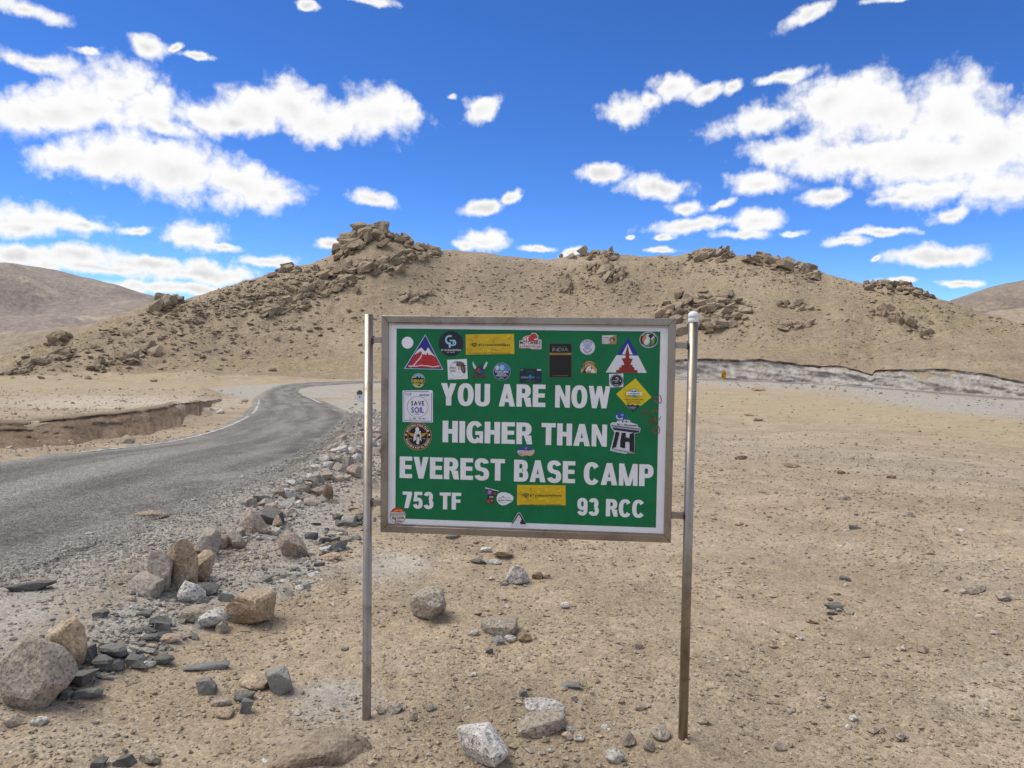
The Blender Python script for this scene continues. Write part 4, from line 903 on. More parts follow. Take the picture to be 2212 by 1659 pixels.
def scatter_mesh(name, pts, widths, shapes, mat, flat, seed, tint=None):
    r_ = np.random.default_rng(seed); Vs, Fs, Cs = [], [], []; off = 0; pick = r_.integers(0, len(shapes), len(pts))
    for k_, (v, f) in enumerate(shapes):
        idx = np.where(pick == k_)[0]
        if not len(idx): continue
        n = len(idx); a = r_.uniform(0, 6.28, n); t = r_.normal(0, .3, n); w = widths[idx]
        sc = np.stack([w*r_.uniform(.8, 1.3, n), w*r_.uniform(.6, 1.1, n), w*flat*r_.uniform(.6, 1.4, n)], 1)
        q = v[None]*sc[:, None]; q[..., 2] -= sc[:, None, 2]*0.28
        ct_, st_ = np.cos(t)[:, None], np.sin(t)[:, None]; x = q[..., 0]*ct_+q[..., 2]*st_; zz = -q[..., 0]*st_+q[..., 2]*ct_
        ca, sa = np.cos(a)[:, None], np.sin(a)[:, None]; X = x*ca-q[..., 1]*sa; Y = x*sa+q[..., 1]*ca
        Vs.append((np.stack([X, Y, zz], -1)+pts[idx][:, None]).reshape(-1, 3))
        Fs.append((f[None]+(np.arange(n)*len(v))[:, None, None]+off).reshape(-1, 3)); off += n*len(v)
        if tint is not None: Cs.append(np.repeat(tint[idx], len(v), axis=0))
    me = mesh_np(name, np.vstack(Vs), np.vstack(Fs), [mat])
    if tint is not None:
        c4 = np.hstack([np.vstack(Cs), np.ones((off, 1))]).astype(np.float32); at_ = me.attributes.new('tint', 'FLOAT_COLOR', 'POINT'); at_.data.foreach_set('color', c4.ravel())
    return obj(name, me)
rest = order[280:]
tag(scatter_mesh('hill_rubble', okp[rest], BS[rest]*okp[rest, 1]/F, [rock_np(kd, 1, 6000+i) for i, kd in enumerate(('joint', 'rock', 'slab', 'joint', 'joint', 'rock'))], M['hill'], 0.42, 71), 'small loose rubble covering the rocky hillside', 'rubble', kind='stuff')

fx = np.concatenate([rng.uniform(1470, 2230, 2600), rng.uniform(-20, 540, 1500), rng.uniform(840, 2230, 900)]); fy = np.concatenate([rng.uniform(850, 1080, 2600), rng.uniform(838, 910, 1500), rng.uniform(700, 800, 900)])
fp, hit = ground_at(fx, fy); fw = sizes(len(fx), 1.0, 5.5)*fp[:, 1]/F
e2 = np.sqrt(((fp[:, None, :2]-roadC[None, ::3, :2])**2).sum(-1)).min(1) > 3.2; ok2 = hit & e2
tag(scatter_mesh('plain_gravel', fp[ok2], fw[ok2], [rock_np(kd, 1, 6100+i) for i, kd in enumerate(('box', 'rock', 'slab', 'rock'))], M['hill'], 0.4, 74), 'fine scattered stones over the open plain', 'gravel', kind='stuff')

# gravel of the foreground: far too many to count
def tint_mat(name):
    m, nt, b = nodes_mat(name, 0.92, 0.15); g = G(nt); a = g.attr('tint')
    c = g.scale(a.outputs['Color'], g.ramp(g.noise(120, 3, 0.6), 0.3, 0.7, 0.75, 1.2)); g.L(c, b.inputs['Base Color']); return m
M['gravel'] = tint_mat('loose_gravel')
tag(scatter_mesh('broken_rubble', CHIPS[0], CHIPS[1], [joint_np(7000+i) for i in range(8)], M['gravel'], 0.6, 75, CHIPS[2]), 'small broken rubble filling the line of rocks beside the road', 'rubble', kind='stuff')
NG = 60000
tg = rng.uniform(-R(40), R(40), NG); rg = np.exp(rng.uniform(math.log(2.0), math.log(24.0), NG)); xg, yg = rg*np.sin(tg), rg*np.cos(tg)
dens = 0.35+1.3*(fbm(xg*1.3, yg*1.3, 4, 81)+0.35); e_ = np.abs(xg-np.interp(yg, roadC[:NSEG*8, 1], roadC[:NSEG*8, 0]))-np.interp(yg, roadC[:NSEG*8, 1], roadHW[:NSEG*8])
kp = (rng.random(NG) < dens*(1-(rg/24.5)**2)) & (e_ > -0.15); xg, yg, rg = xg[kp], yg[kp], rg[kp]; e_ = e_[kp]
wg = 0.0053*np.exp(rng.normal(0, 0.42, len(xg)))*(0.7+0.14*rg); pg = np.stack([xg, yg, height(xg, yg)+wg*0.02], 1)
pal = np.array([(0.36, 0.285, 0.195), (0.335, 0.265, 0.18), (0.39, 0.32, 0.235), (0.31, 0.244, 0.166), (0.42, 0.365, 0.285), (0.29, 0.24, 0.18)])
tn = pal[rng.integers(0, 6, len(xg))]*rng.uniform(0.8, 1.15, (len(xg), 1)); gz_ = (e_ < 1.0) & (xg < 0); tn[gz_] = np.array([0.29, 0.265, 0.225])*rng.uniform(0.7, 1.25, (gz_.sum(), 1))
octa = np.array([(0.5, 0, .5), (0, .5, .45), (-.5, 0, .5), (0, -.5, .55), (0.05, 0, 1), (0, 0, 0)]); octf = np.array([(0, 1, 4), (1, 2, 4), (2, 3, 4), (3, 0, 4), (1, 0, 5), (2, 1, 5), (3, 2, 5), (0, 3, 5)])
shp = []
for i in range(6):
    r_ = np.random.default_rng(i); shp.append((octa+r_.normal(0, .09, octa.shape), octf))
tag(scatter_mesh('gravel', pg, wg*2.0, shp, M['gravel'], 0.62, 72, tn), 'loose tan gravel strewn over the foreground', 'gravel', kind='stuff')
NG = 34000                                                                # coarser grey gravel along the road shoulder
ix = rng.integers(NSEG*3, NSEG*8, NG); off_ = rng.exponential(0.55, NG)*(1+0.04*roadR[ix, 1])-0.25; jit2 = rng.random(NG)[:, None]
c_ = roadR[ix]*(1-jit2)+roadR[ix+1]*jit2; dn = (roadR-roadL)[ix]; dn /= np.linalg.norm(dn, axis=1)[:, None]; c_ = c_+dn*off_[:, None]
c_[:, 2] = np.maximum(height(c_[:, 0], c_[:, 1]), np.where(off_ < 0, roadR[ix, 2]-0.03, -9)); wg = 0.0042*np.exp(rng.normal(0, 0.5, NG))*(0.6+0.13*c_[:, 1])
tn = np.array([0.32, 0.295, 0.25])*rng.uniform(0.7, 1.25, (NG, 1))
tag(scatter_mesh('road_gravel', c_, wg*2, shp, M['gravel'], 0.6, 73, tn), 'grey crushed gravel spread along the asphalt edge', 'gravel', kind='stuff')

# ------------------------------------------------------------------ the sign
def plain(name, c, rough=0.45, spec=0.4, var=0.05):
    m, nt, b = nodes_mat(name, rough, spec); g = G(nt)
    g.L(g.scale(c, g.ramp(g.noise(9, 5, 0.65), 0.3, 0.7, 1-var, 1+var)), b.inputs['Base Color']); return m
def steel_mat():
    m, nt, b = nodes_mat('stainless_steel', 0.2, 0.5, 1.0); g = G(nt); P = g.pos()
    st = g.N('ShaderNodeMapping'); g.L(P, st.inputs[0]); st.inputs['Scale'].default_value = (1, 1, 0.08)
    n = g.noise(60, 5, 0.7, st.outputs[0]); n2 = g.noise(5, 6, 0.7, P, 0.4)
    c = g.mix(g.ramp(n2, 0.42, 0.70), (0.36, 0.31, 0.25), (0.235, 0.193, 0.148)); g.L(c, b.inputs['Base Color'])
    g.L(g.math('ADD', g.ramp(n, 0.3, 0.7, 0.32, 0.48), g.ramp(n2, 0.45, 0.7, 0.0, 0.22)), b.inputs['Roughness'])
    g.L(g.bump(g.noise(14, 3, 0.5, P), 0.12, 0.004), b.inputs['Normal']); return m
M['steel'] = steel_mat()
M['weld'] = plain('burnt_weld', (0.07, 0.05, 0.04), 0.7); M['cap'] = plain('white_plastic', (0.72, 0.72, 0.70), 0.4)
M['sgreen'] = plain('green_sheeting', (0.003, 0.150, 0.050), 0.42, 0.3, 0.10); M['swhite'] = plain('white_sheeting', (0.76, 0.75, 0.74), 0.5, 0.25, 0.04)
PLb = np.array([-0.61122193, 3.22506141, 0.0]); PRb = np.array([0.73410674, 3.09725237, 0.0])
axs = (PRb-PLb)/np.linalg.norm(PRb-PLb); nrm_ = np.array([-axs[1], axs[0], 0.0])                # away from the viewer
YF = -0.006
sign = empty('sign_board', tuple(PLb)); sign.rotation_euler = (0, 0, math.atan2(axs[1], axs[0]))
tag(sign, 'green sign board about Everest Base Camp covered with stickers, on two steel posts', 'sign')
def SP(px, py):                                                          # picture point on the panel -> metres along and up
    d = ray(px, py); t = (((PLb+nrm_*YF)-CAM)@nrm_)/(d@nrm_); q = CAM+d*t-PLb; return float(q@axs), float(q[2])
def tube(p0, p1, rad, n=24, cap=True):
    p0, p1 = Vector(p0), Vector(p1); ax_ = (p1-p0).normalized(); a = ax_.orthogonal().normalized(); b = ax_.cross(a)
    V = []; 
    for p in (p0, p1):
        for i in range(n): V.append(p+rad*(math.cos(6.28318*i/n)*a+math.sin(6.28318*i/n)*b))
    f = [(i, (i+1) % n, n+(i+1) % n, n+i) for i in range(n)]
    if cap: f += [tuple(range(n))[::-1], tuple(range(n, 2*n))]
    return V, f
def box(x0, y0, z0, x1, y1, z1):
    V = [(x, y, z_) for z_ in (z0, z1) for y in (y0, y1) for x in (x0, x1)]
    return V, [(0, 2, 3, 1), (4, 5, 7, 6), (0, 1, 5, 4), (2, 6, 7, 3), (1, 3, 7, 5), (0, 4, 6, 2)]
def part(name, vf, mat, parent, smooth=False, bevel=0.0):
    me = mesh_np(name, vf[0], vf[1], [mat], smooth); o = obj(name, me, parent)
    if smooth:
        for p in me.polygons: p.use_smooth = len(p.vertices) == 4
    if bevel:
        md = o.modifiers.new('bevel', 'BEVEL'); md.width = bevel; md.segments = 3; md.limit_method = 'ANGLE'
    return o
PW = 1.3514
def hollow_post(h):                                                      # open pipe with wall thickness
    ro, ri, n = 0.019, 0.0165, 28; V = []; 
    for r_, z_ in ((ro, -0.45), (ro, h), (ri, h), (ri, h-0.12)):
        for i in range(n): V.append((r_*math.cos(6.28318*i/n), r_*math.sin(6.28318*i/n), z_))
    f = [(k*n+i, k*n+(i+1) % n, (k+1)*n+(i+1) % n, (k+1)*n+i) for k in range(3) for i in range(n)]; f.append(tuple(range(3*n, 4*n)))
    return V, f
pL = part('post', hollow_post(1.7525), M['steel'], sign, True)
v_, f_ = tube((PW, 0, -0.45), (PW, 0, 1.742), 0.0195, 28)
pR = part('post', (v_, f_), M['steel'], sign, True)
def lathe(prof, n=28, loc=(0, 0, 0)):
    V = [(loc[0]+r_*math.cos(6.28318*i/n), loc[1]+r_*math.sin(6.28318*i/n), loc[2]+z_) for r_, z_ in prof for i in range(n)]
    f = [(k*n+i, k*n+(i+1) % n, (k+1)*n+(i+1) % n, (k+1)*n+i) for k in range(len(prof)-1) for i in range(n)]; return V, f
part('post_cap', lathe([(0.0205, -0.004), (0.0215, 0), (0.0215, 0.009), (0.0195, 0.011), (0.0195, 0.014), (0.0225, 0.017), (0.0225, 0.024), (0.0195, 0.032), (0.012, 0.0385), (0.0005, 0.041)], 28, (PW, 0, 1.738)), M['cap'], pR, True)
FX0, FX1, FZ0, FZ1, FW, FD = 0.0595, 1.2815, 0.826, 1.748, 0.030, 0.015
def rail(poly):                                                          # mitred square tube, poly = 4 corners in the sign plane
    V = [(x, -FD, z_) for x, z_ in poly]+[(x, FD, z_) for x, z_ in poly]
    return V, [(0, 1, 2, 3), (7, 6, 5, 4), (0, 4, 5, 1), (1, 5, 6, 2), (2, 6, 7, 3), (3, 7, 4, 0)]
e = 0.0004
part('rail', rail([(FX0, FZ1), (FX0+FW, FZ1-FW), (FX1-FW, FZ1-FW), (FX1, FZ1)]), M['steel'], sign, bevel=0.003)
part('rail', rail([(FX0, FZ0), (FX1, FZ0), (FX1-FW, FZ0+FW), (FX0+FW, FZ0+FW)]), M['steel'], sign, bevel=0.003)
part('stile', rail([(FX0, FZ1-e), (FX0, FZ0+e), (FX0+FW, FZ0+FW+e), (FX0+FW, FZ1-FW-e)]), M['steel'], sign, bevel=0.003)
part('stile', rail([(FX1, FZ1-e), (FX1-FW, FZ1-FW-e), (FX1-FW, FZ0+FW+e), (FX1, FZ0+e)]), M['steel'], sign, bevel=0.003)
for (sx0, sx1, py, px) in ((0.0165, FX0, 734, 815), (0.0165, FX0, 1086, 815), (FX1, PW-0.016, 746, 1474), (FX1, PW-0.016, 1114, 1464)):
    zc = SP(px, py)[1]; br = part('bracket', box(sx0, -0.0105, zc-0.0125, sx1, 0.0105, zc+0.0125), M['steel'], sign, bevel=0.002)
    xw = sx0+0.004 if sx0 < 0.05 else sx1-0.004
    r_ = random.Random(int(px)); V, f = ico(2); V = V*np.array([0.008, 0.0135, 0.0165])*(1+0.18*np.array([r_.random() for _ in range(len(V))]))[:, None]+np.array([xw, 0, zc])
    part('weld', (V, f), M['weld'], br, True)
panel = part('panel', box(FX0+FW-0.004, YF, FZ0+FW-0.004, FX1-FW+0.004, 0.004, FZ1-FW+0.004), M['swhite'], sign)
gX0, gX1, gZ0, gZ1 = 0.1225, 1.2197, 0.886, 1.694
part('green_field', box(gX0, YF-0.0005, gZ0, gX1, YF-0.0001, gZ1), M['sgreen'], panel)
for k_, zz in enumerate((FZ0+FW+0.002, FZ1-FW-0.005)):
    part('retainer_strip', box(FX0+FW+0.0005, -0.0135, zz-0.0015, FX1-FW-0.0005, YF-0.0002, zz+0.0045), M['steel'], sign)

# ---- heavy condensed capitals, drawn stroke by stroke; each stroke is an outline in a box of height 1
SW, SH = 0.232, 0.19
def ring(cx, cy, rx, ry, a0, a1, n=26, tx=SW, ty=SH, e=2.35):
    a = np.radians(np.linspace(a0, a1, n)); c, s = np.cos(a), np.sin(a)
    def sup(rx_, ry_): return np.stack([cx+rx_*np.sign(c)*np.abs(c)**(2/e), cy+ry_*np.sign(s)*np.abs(s)**(2/e)], 1)
    o, i = sup(rx, ry), sup(rx-tx, ry-ty); return [np.array([o[k], o[k+1], i[k+1], i[k]]) for k in range(n-1)]
def rc(x0, y0, x1, y1): return [np.array([(x0, y0), (x1, y0), (x1, y1), (x0, y1)])]
def qd(*p): return [np.array(p)]
def glyph(ch):
    w, s, h = 0.60, SW, SH; B = 0.2975+0.0
    if ch == 'E': return 0.54, [rc(0,0,s,1), rc(s,0,.54,h), rc(s,.42,.51,.42+h), rc(s,1-h,.54,1)]
    if ch == 'F': return 0.52, [rc(0,0,s,1), rc(s,.41,.48,.41+h), rc(s,1-h,.52,1)]
    if ch == 'H': return 0.63, [rc(0,0,s,1), rc(.63-s,0,.63,1), rc(s,.41,.63-s,.41+h+.02)]
    if ch == 'I': return s, [rc(0,0,s,1)]
    if ch == 'T': return 0.60, [rc(0,1-h,.6,1), rc(.3-s/2,0,.3+s/2,1-h)]
    if ch == 'O': return 0.68, [ring(.34,.5,.34,.515,0,360,49)]
    if ch == 'U': return 0.64, [rc(0,.3,s,1), rc(.64-s,.3,.64,1), ring(.32,.3,.32,.315,180,360,30)]
    if ch == 'C': return 0.66, [ring(.34,.5,.34,.515,36,324,40)]
    if ch == 'G': return 0.68, [ring(.34,.5,.34,.515,36,322,40), rc(.36,.38,.68,.38+h-.02), rc(.68-.15,.0,.68,.38)]
    if ch == 'S': return 0.62, [ring(.31,1-.2975+.012,.30,.3,14,268,34,s*.97), ring(.31,.2975-.012,.31,.3,92,-166,36,s*.97)]
    if ch == '3': return 0.56, [ring(.27,1-.285,.26,.3,166,-78,30,s*.95), ring(.28,.2875,.28,.3,80,-166,34,s*.95)]
    if ch == '5': return 0.56, [rc(.07,1-h,.53,1), qd((.02,.42),(.02+s*.8,.42),(.07+s*.82,1-h),(.07,1-h)), ring(.28,.32,.28,.335,140,-166,34,s*.95)]
    if ch == '7': return 0.54, [rc(0,1-h,.54,1), qd((.10,0),(.10+s*1.05,0),(.54,1-h),(.54-s*1.25,1-h))]
    if ch == '9': return 0.56, [ring(.28,.66,.28,.355,0,360,40,s*.9), ring(.28,.34,.28,.355,12,-160,28,s*.9), rc(.56-s*.9,.34,.56,.66)]
    if ch == 'P': return 0.60, [rc(0,0,s,1), rc(s,1-h,.33,1), rc(s,.375,.33,.375+h), ring(.33,.6875,.27,.3125,-90,90,22)]
    if ch == 'R': return 0.64, [rc(0,0,s,1), rc(s,1-h,.33,1), rc(s,.405,.33,.405+h), ring(.33,.7025,.28,.2975,-90,90,22), qd((.43,0),(.645,0),(.60,.405),(.30,.42))]
    if ch == 'B': return 0.63, [rc(0,0,s,1), rc(s,1-h,.33,1), rc(s,.41,.35,.41+h), rc(s,0,.35,h), ring(.32,.72,.28,.28,-70,90,20), ring(.34,.2975,.29,.2975,-90,80,22)]
    if ch == 'A': return 0.70, [qd((0,0),(s*1.02,0),(.42,1),(.235,1)), qd((.70-s*1.02,0),(.70,0),(.465,1),(.28,1)), rc(.19,.19,.51,.19+h*.9)]
    if ch == 'V': return 0.64, [qd((.215,0),(.40,0),(s*1.02,1),(0,1)), qd((.24,0),(.425,0),(.64,1),(.64-s*1.02,1))]
    if ch == 'Y': return 0.66, [rc(.33-s/2,0,.33+s/2,.40), qd((.33-s/2,.38),(.33+s/2-.02,.38),(s*1.1,1),(0,1)), qd((.33-s/2+.02,.38),(.33+s/2,.38),(.66,1),(.66-s*1.1,1))]
    if ch == 'N': return 0.64, [rc(0,0,.2,1), rc(.44,0,.64,1), qd((.44,0),(.64,0),(.2,1),(0,1))]
    if ch == 'W': return 0.92, [qd((.15,0),(.36,0),(.20,1),(0,1)), qd((.15,0),(.35,0),(.55,1),(.37,1)), qd((.56,0),(.77,0),(.55,1),(.37,1)), qd((.56,0),(.77,0),(.92,1),(.72,1))]
    if ch == 'M': return 0.78, [rc(0,0,.19,1), rc(.59,0,.78,1), qd((.29,0),(.47,0),(.21,1),(0.01,1)), qd((.31,0),(.49,0),(.77,1),(.57,1))]
def word(txt, x0, x1, ytl, ybl, ytr, ybr):                               # picture box of the word: left/right px, top and foot py at both ends
    a, b, c, d = SP(x0, ytl), SP(x0, ybl), SP(x1, ytr), SP(x1, ybr); gap = 0.062
    gs = [glyph(ch) for ch in txt]; tot = sum(w for w, _ in gs)+gap*(len(gs)-1); V, Fc = [], []; x = 0
    for w, strokes in gs:
        for si, st in enumerate(strokes):
            yd = YF-0.0007-0.00012*si
            for q_ in st:
                k0 = len(V)
                for ux, uy in q_:
                    t = (x+ux)/tot; X = a[0]*(1-t)+c[0]*t; zt = a[1]*(1-t)+c[1]*t; zb = b[1]*(1-t)+d[1]*t; V.append((X, yd, zb+(zt-zb)*uy))
                Fc.append(tuple(range(k0, len(V))))
        x += w+gap
    me = mesh_np('lettering', V, Fc, [M['swhite']]); o = obj('lettering', me, panel); o['label'] = 'white block letters reading '+txt
for wd in (('YOU',953,1058.8,827.6,875.5,829.5,877.5),('ARE',1078,1178.6,829.5,877.6,831,879.3),('NOW',1199.8,1318.5,832,880.2,834.5,882.3),
           ('HIGHER',956.4,1150,908.6,955.2,913.3,959.8),('THAN',1170,1311.6,913.5,960.8,917.2,965),
           ('EVEREST',863.6,1090.8,985.8,1032.2,991.8,1038.6),('BASE',1110.8,1242.8,992.8,1039.8,996.6,1043.8),('CAMP',1261.5,1412.2,998.5,1046.2,1003.5,1050.8),
           ('753',870,936.4,1061.6,1097.2,1063.2,1099.4),('TF',950,996.4,1063.6,1099.8,1064.6,1101),('93',1247.3,1294,1075.5,1112.5,1077,1114),('RCC',1309.2,1392.4,1077.5,1115,1080.5,1118.5)):
    word(*wd)

# ---- small print: the built-in typeface turned into flat meshes, one glyph at a time
_g = {}
def fglyph(ch, bold):
    key = (ch, bold)
    if key not in _g:
        cu = bpy.data.curves.new('glyph', 'FONT'); cu.body = ch; cu.size = 1.0; cu.offset = 0.022 if bold else 0.004; cu.resolution_u = 3
        ob = bpy.data.objects.new('glyph', cu); col.objects.link(ob); bpy.context.view_layer.update()
        me = ob.to_mesh(); v = np.array([w.co[:2] for w in me.vertices]).reshape(-1, 2); f = [tuple(p.vertices) for p in me.polygons]; ob.to_mesh_clear()
        bpy.data.objects.remove(ob); bpy.data.curves.remove(cu)
        if len(v): mn = v[:, 0].min(); v[:, 0] -= mn; adv = v[:, 0].max()+0.085
        else: adv = 0.30
        _g[key] = (v, f, adv)
    return _g[key]
C = {}
def cmat(hexc):
    if hexc not in C: C[hexc] = plain('print_'+hexc, tuple(0.93*x for x in rgb(hexc)), 0.42, 0.4, 0.03)
    return C[hexc]
CROP = {1: (814.0, 672.4), 2: (1114.8, 672.4), 3: (814.0, 929.0), 4: (1114.8, 929.0)}
class Sticker:
    def __init__(s, crop, label, base=0.0009): s.c = CROP[crop]; s.V = []; s.F = []; s.m = []; s.mats = []; s.y = base; s.label = label
    def add(s, pts, hexc, faces=None, lift=True):
        if lift: s.y += 0.00016
        mt = cmat(hexc)
        if mt not in s.mats: s.mats.append(mt)
        k0 = len(s.V)
        for x, y in pts:
            u, v = SP(s.c[0]+x*0.16, s.c[1]+y*0.16); s.V.append((u, YF-s.y, v))
        fs = faces or [tuple(range(len(pts)))]
        for f in fs: s.F.append(tuple(k0+i for i in f)); s.m.append(s.mats.index(mt))
        return s
    def poly(s, hexc, *p): return s.add(p, hexc)
    def disc(s, cx, cy, rx, ry, hexc, rot=0, n=48):
        c, q = math.cos(R(rot)), math.sin(R(rot))
        return s.add([(cx+rx*math.cos(a)*c-ry*math.sin(a)*q, cy+rx*math.cos(a)*q+ry*math.sin(a)*c) for a in np.linspace(0, 6.2832, n, endpoint=False)], hexc)
    def arc(s, cx, cy, r, a0, a1, th, hexc, n=24, ry=None):
        ry = ry or r; A_ = np.radians(np.linspace(a0, a1, n)); p = [(cx+(r+th/2)*math.cos(a), cy-(ry+th/2)*math.sin(a)) for a in A_]+[(cx+(r-th/2)*math.cos(a), cy-(ry-th/2)*math.sin(a)) for a in A_]
        return s.add(p, hexc, [(i, i+1, n+i+1, n+i) for i in range(n-1)])
    def line(s, pts, th, hexc):
        p = np.array(pts, float); d = np.gradient(p, axis=0); d /= np.maximum(np.linalg.norm(d, axis=1), 1e-6)[:, None]; nn = np.stack([-d[:, 1], d[:, 0]], 1)*th/2; n = len(p)
        return s.add(list(map(tuple, p+nn))+list(map(tuple, p-nn)), hexc, [(i, i+1, n+i+1, n+i) for i in range(n-1)])
    def text(s, t, x0, x1, ybase, h, hexc, bold=False, slope=0.0):
        gl = [fglyph(ch, bold) for ch in t]; tot = sum(g_[2] for g_ in gl)-0.085; sx = (x1-x0)/tot; sy = h/0.73; pts, fs = [], []; x = 0
        for v, f, adv in gl:
            k0 = len(pts)
            for a, b in v: X = x0+(x+a)*sx; pts.append((X, ybase-b*sy+slope*(X-x0)))
            fs += [tuple(k0+i for i in q) for q in f]; x += adv
        return s.add(pts, hexc, fs)
    def ctext(s, t, cx, cy, r, a_mid, h, hexc, bold=False, inside=False, squeeze=1.0):   # along a circle
        gl = [fglyph(ch, bold) for ch in t]; sc = h/0.73; tot = sum(g_[2] for g_ in gl)*sc*squeeze; pts, fs = [], []; x = -tot/2
        for v, f, adv in gl:
            k0 = len(pts)
            for a, b in v:
                w = (x+a*sc*squeeze)/r
                if not inside: an = R(a_mid)-w; rr = r+b*sc
                else: an = R(a_mid)+w; rr = r+h-b*sc
                pts.append((cx+rr*math.cos(an), cy-rr*math.sin(an)))
            fs += [tuple(k0+i for i in q) for q in f]; x += adv*sc*squeeze
        return s.add(pts, hexc, fs)
    def dashes(s, n, x0, x1, ybase, h, hexc, bold=False, slope=0.0):                      # small print that cannot be read
        w = (x1-x0)/n; pts, fs = [], []; r_ = random.Random(n*31+int(x0))
        for i in range(n):
            if r_.random() < 0.16: continue
            a, b = x0+i*w, x0+(i+0.72)*w; y = ybase+slope*(a-x0); t = y-h*r_.uniform(0.6, 1.0); k0 = len(pts)
            pts += [(a, y), (b, y), (b, t), (a, t)]; fs.append((k0, k0+1, k0+2, k0+3))
        return s.add(pts, hexc, fs)
    def arcdashes(s, n, cx, cy, r, a_mid, h, hexc):
        st = h*0.62/r
        for i in range(n):
            if i % 6 == 5: continue
            a = R(a_mid)+(i-n/2)*st; p = [(cx+q*math.cos(w), cy-q*math.sin(w)) for q, w in ((r, a), (r, a+st*0.7), (r+h, a+st*0.7), (r+h, a))]; s.add(p, hexc, None, i == 0)
        return s
    def done(s, name='sticker'):
        me = mesh_np(name, s.V, s.F, s.mats, mat_idx=s.m); o = obj(name, me, sign); o['label'] = s.label; return o

# crop 1
S = Sticker(1, 'small round white sticker'); S.disc(415,424,79,80,'e9e6ee').disc(415,424,70,71,'f1eef4').done()
S = Sticker(1, 'triangular emblem of a red and white mountain under a blue sky')
S.poly('c9d2e6',(655,312),(897,788),(368,776)).poly('2a2f86',(655,326),(884,780),(384,769))
S.poly('e3dfdf',(603,488),(640,532),(656,540),(696,488),(742,560),(800,622),(770,608),(740,585),(690,600),(560,560),(507,590),(545,530)).poly('b52a2a',(507,590),(560,560),(590,540),(608,552),(600,580),(575,615),(600,612),(640,580),(670,588),(684,552),(698,588),(740,590),(798,618),(866,768),(414,758))
S.line([(610,585),(580,640),(540,680),(500,730),(450,752)],16,'e3cfcf').line([(425,738),(520,742),(600,730),(690,738),(760,750),(848,738)],13,'e3cfcf').done()
S = Sticker(1, 'round black sticker with pale blue monogram'); S.disc(1002,437,168,170,'20242c')
S.arc(985,385,52,60,270,22,'a5cfe0').line([(985,395),(1035,395),(1035,440)],20,'a5cfe0').arc(1030,425,34,-100,90,18,'a5cfe0').line([(985,420),(985,492)],26,'a5cfe0').line([(985,458),(1040,458)],18,'a5cfe0')
S.text('GP TRAVELEXPEDITIONS',868,1135,535,22,'dfe5e8',True).dashes(8,948,1055,558,14,'b8bec4').done()
def yellow(crop, x0, y0, x1, y1, x2, y2, x3, y3, lab):
    S = Sticker(crop, lab); S.poly('d6b41f',(x0,y0),(x1,y1),(x2,y2),(x3,y3)); w = x1-x0; r_ = random.Random(int(x0)); xa, ya = x0, y0
    for _ in range(26):
        a, b = r_.uniform(.05,.93)*w, r_.uniform(22,235); k_ = r_.choice('dla')
        if k_ == 'd': S.disc(xa+a, ya+b, r_.uniform(14,34), r_.uniform(12,28), r_.choice(('e3c417','c9a128','dfbd1c')), 0, 20)
        elif k_ == 'l': S.line([(xa+a-20, ya+b),(xa+a, ya+b+r_.uniform(-20,20)),(xa+a+24, ya+b+r_.uniform(-20,20))],7,'c2982e')
        else: S.poly('e2c31a',(xa+a-28,ya+b-14),(xa+a+24,ya+b-16),(xa+a+24,ya+b+16),(xa+a-28,ya+b+14))
    t = ya+155
    S.text('I',xa+62,xa+68,t,28,'2b2b22').text('#TyremarkHolidays',xa+172,xa+598,t,30,'2b2b22',True)
    S.arc(xa+105,t-20,17,0,180,9,'3a382a',14).arc(xa+137,t-20,17,0,180,9,'3a382a',14).line([(xa+86,t-22),(xa+121,t+16),(xa+156,t-22)],9,'3a382a').line([(xa+100,t-18),(xa+121,t-6),(xa+142,t-18)],7,'3a382a')
    S.dashes(44,xa+40,xa+w-40,y2-6,11,'5b4d18').done()
yellow(1,1199,312,1853,304,1858,576,1203,585,'yellow sticker reading I love TyremarkHolidays, pasted near the top edge')
S = Sticker(1, 'square white sticker of a motorbike in a thin ring'); S.poly('e6e6e6',(950,655),(1216,644),(1228,912),(963,923)).arc(1095,782,108,-75,290,4,'4a4a4a',40)
S.disc(1165,775,30,62,'4a3a30',-12).disc(1160,775,16,44,'7d6a5c',-12).poly('6d5b4e',(1075,690),(1130,678),(1185,700),(1165,745),(1110,750),(1070,735)).line([(1040,700),(1080,678),(1105,690)],8,'3d3d3d').line([(1140,725),(1203,735)],14,'2f2b2a').poly('b9b3ae',(1090,735),(1120,745),(1130,790),(1100,790))
S.text('PRINCE',995,1070,778,30,'3b3838').text('RIDER',1000,1066,818,28,'3b3838').line([(1080,850),(1100,820),(1130,830)],4,'8a8a8a').dashes(7,980,1040,907,10,'444444').done()
S = Sticker(1, 'winged engine sticker with a brown ribbon'); S.poly('2d5c45',(1290,700),(1290,905),(1484,895),(1450,800),(1400,750)).poly('c4ccc8',(1300,672),(1330,730),(1360,780),(1345,800),(1305,760),(1290,710)).poly('c4ccc8',(1485,672),(1450,725),(1435,770),(1450,785),(1480,745),(1497,700))
S.disc(1385,805,58,62,'3a3440').disc(1370,790,30,26,'7c4a3c').disc(1415,815,22,28,'2c4f9e').disc(1412,740,22,22,'394048').disc(1385,825,20,16,'51606c').poly('6b4a2c',(1288,880),(1484,868),(1484,890),(1288,902)).dashes(12,1300,1475,893,12,'2c2018').done()
S = Sticker(1, 'round blue sticker with white lettering and misty figures'); S.disc(1688,814,117,119,'9fb6c8').disc(1688,814,112,114,'253a60').poly('4d86bd',(1595,750),(1620,725),(1688,702),(1750,722),(1785,770),(1795,800),(1585,800)).disc(1690,760,34,36,'8fc0e0').disc(1625,765,24,34,'c9c9d8',20).disc(1600,790,14,18,'8d7fa8')
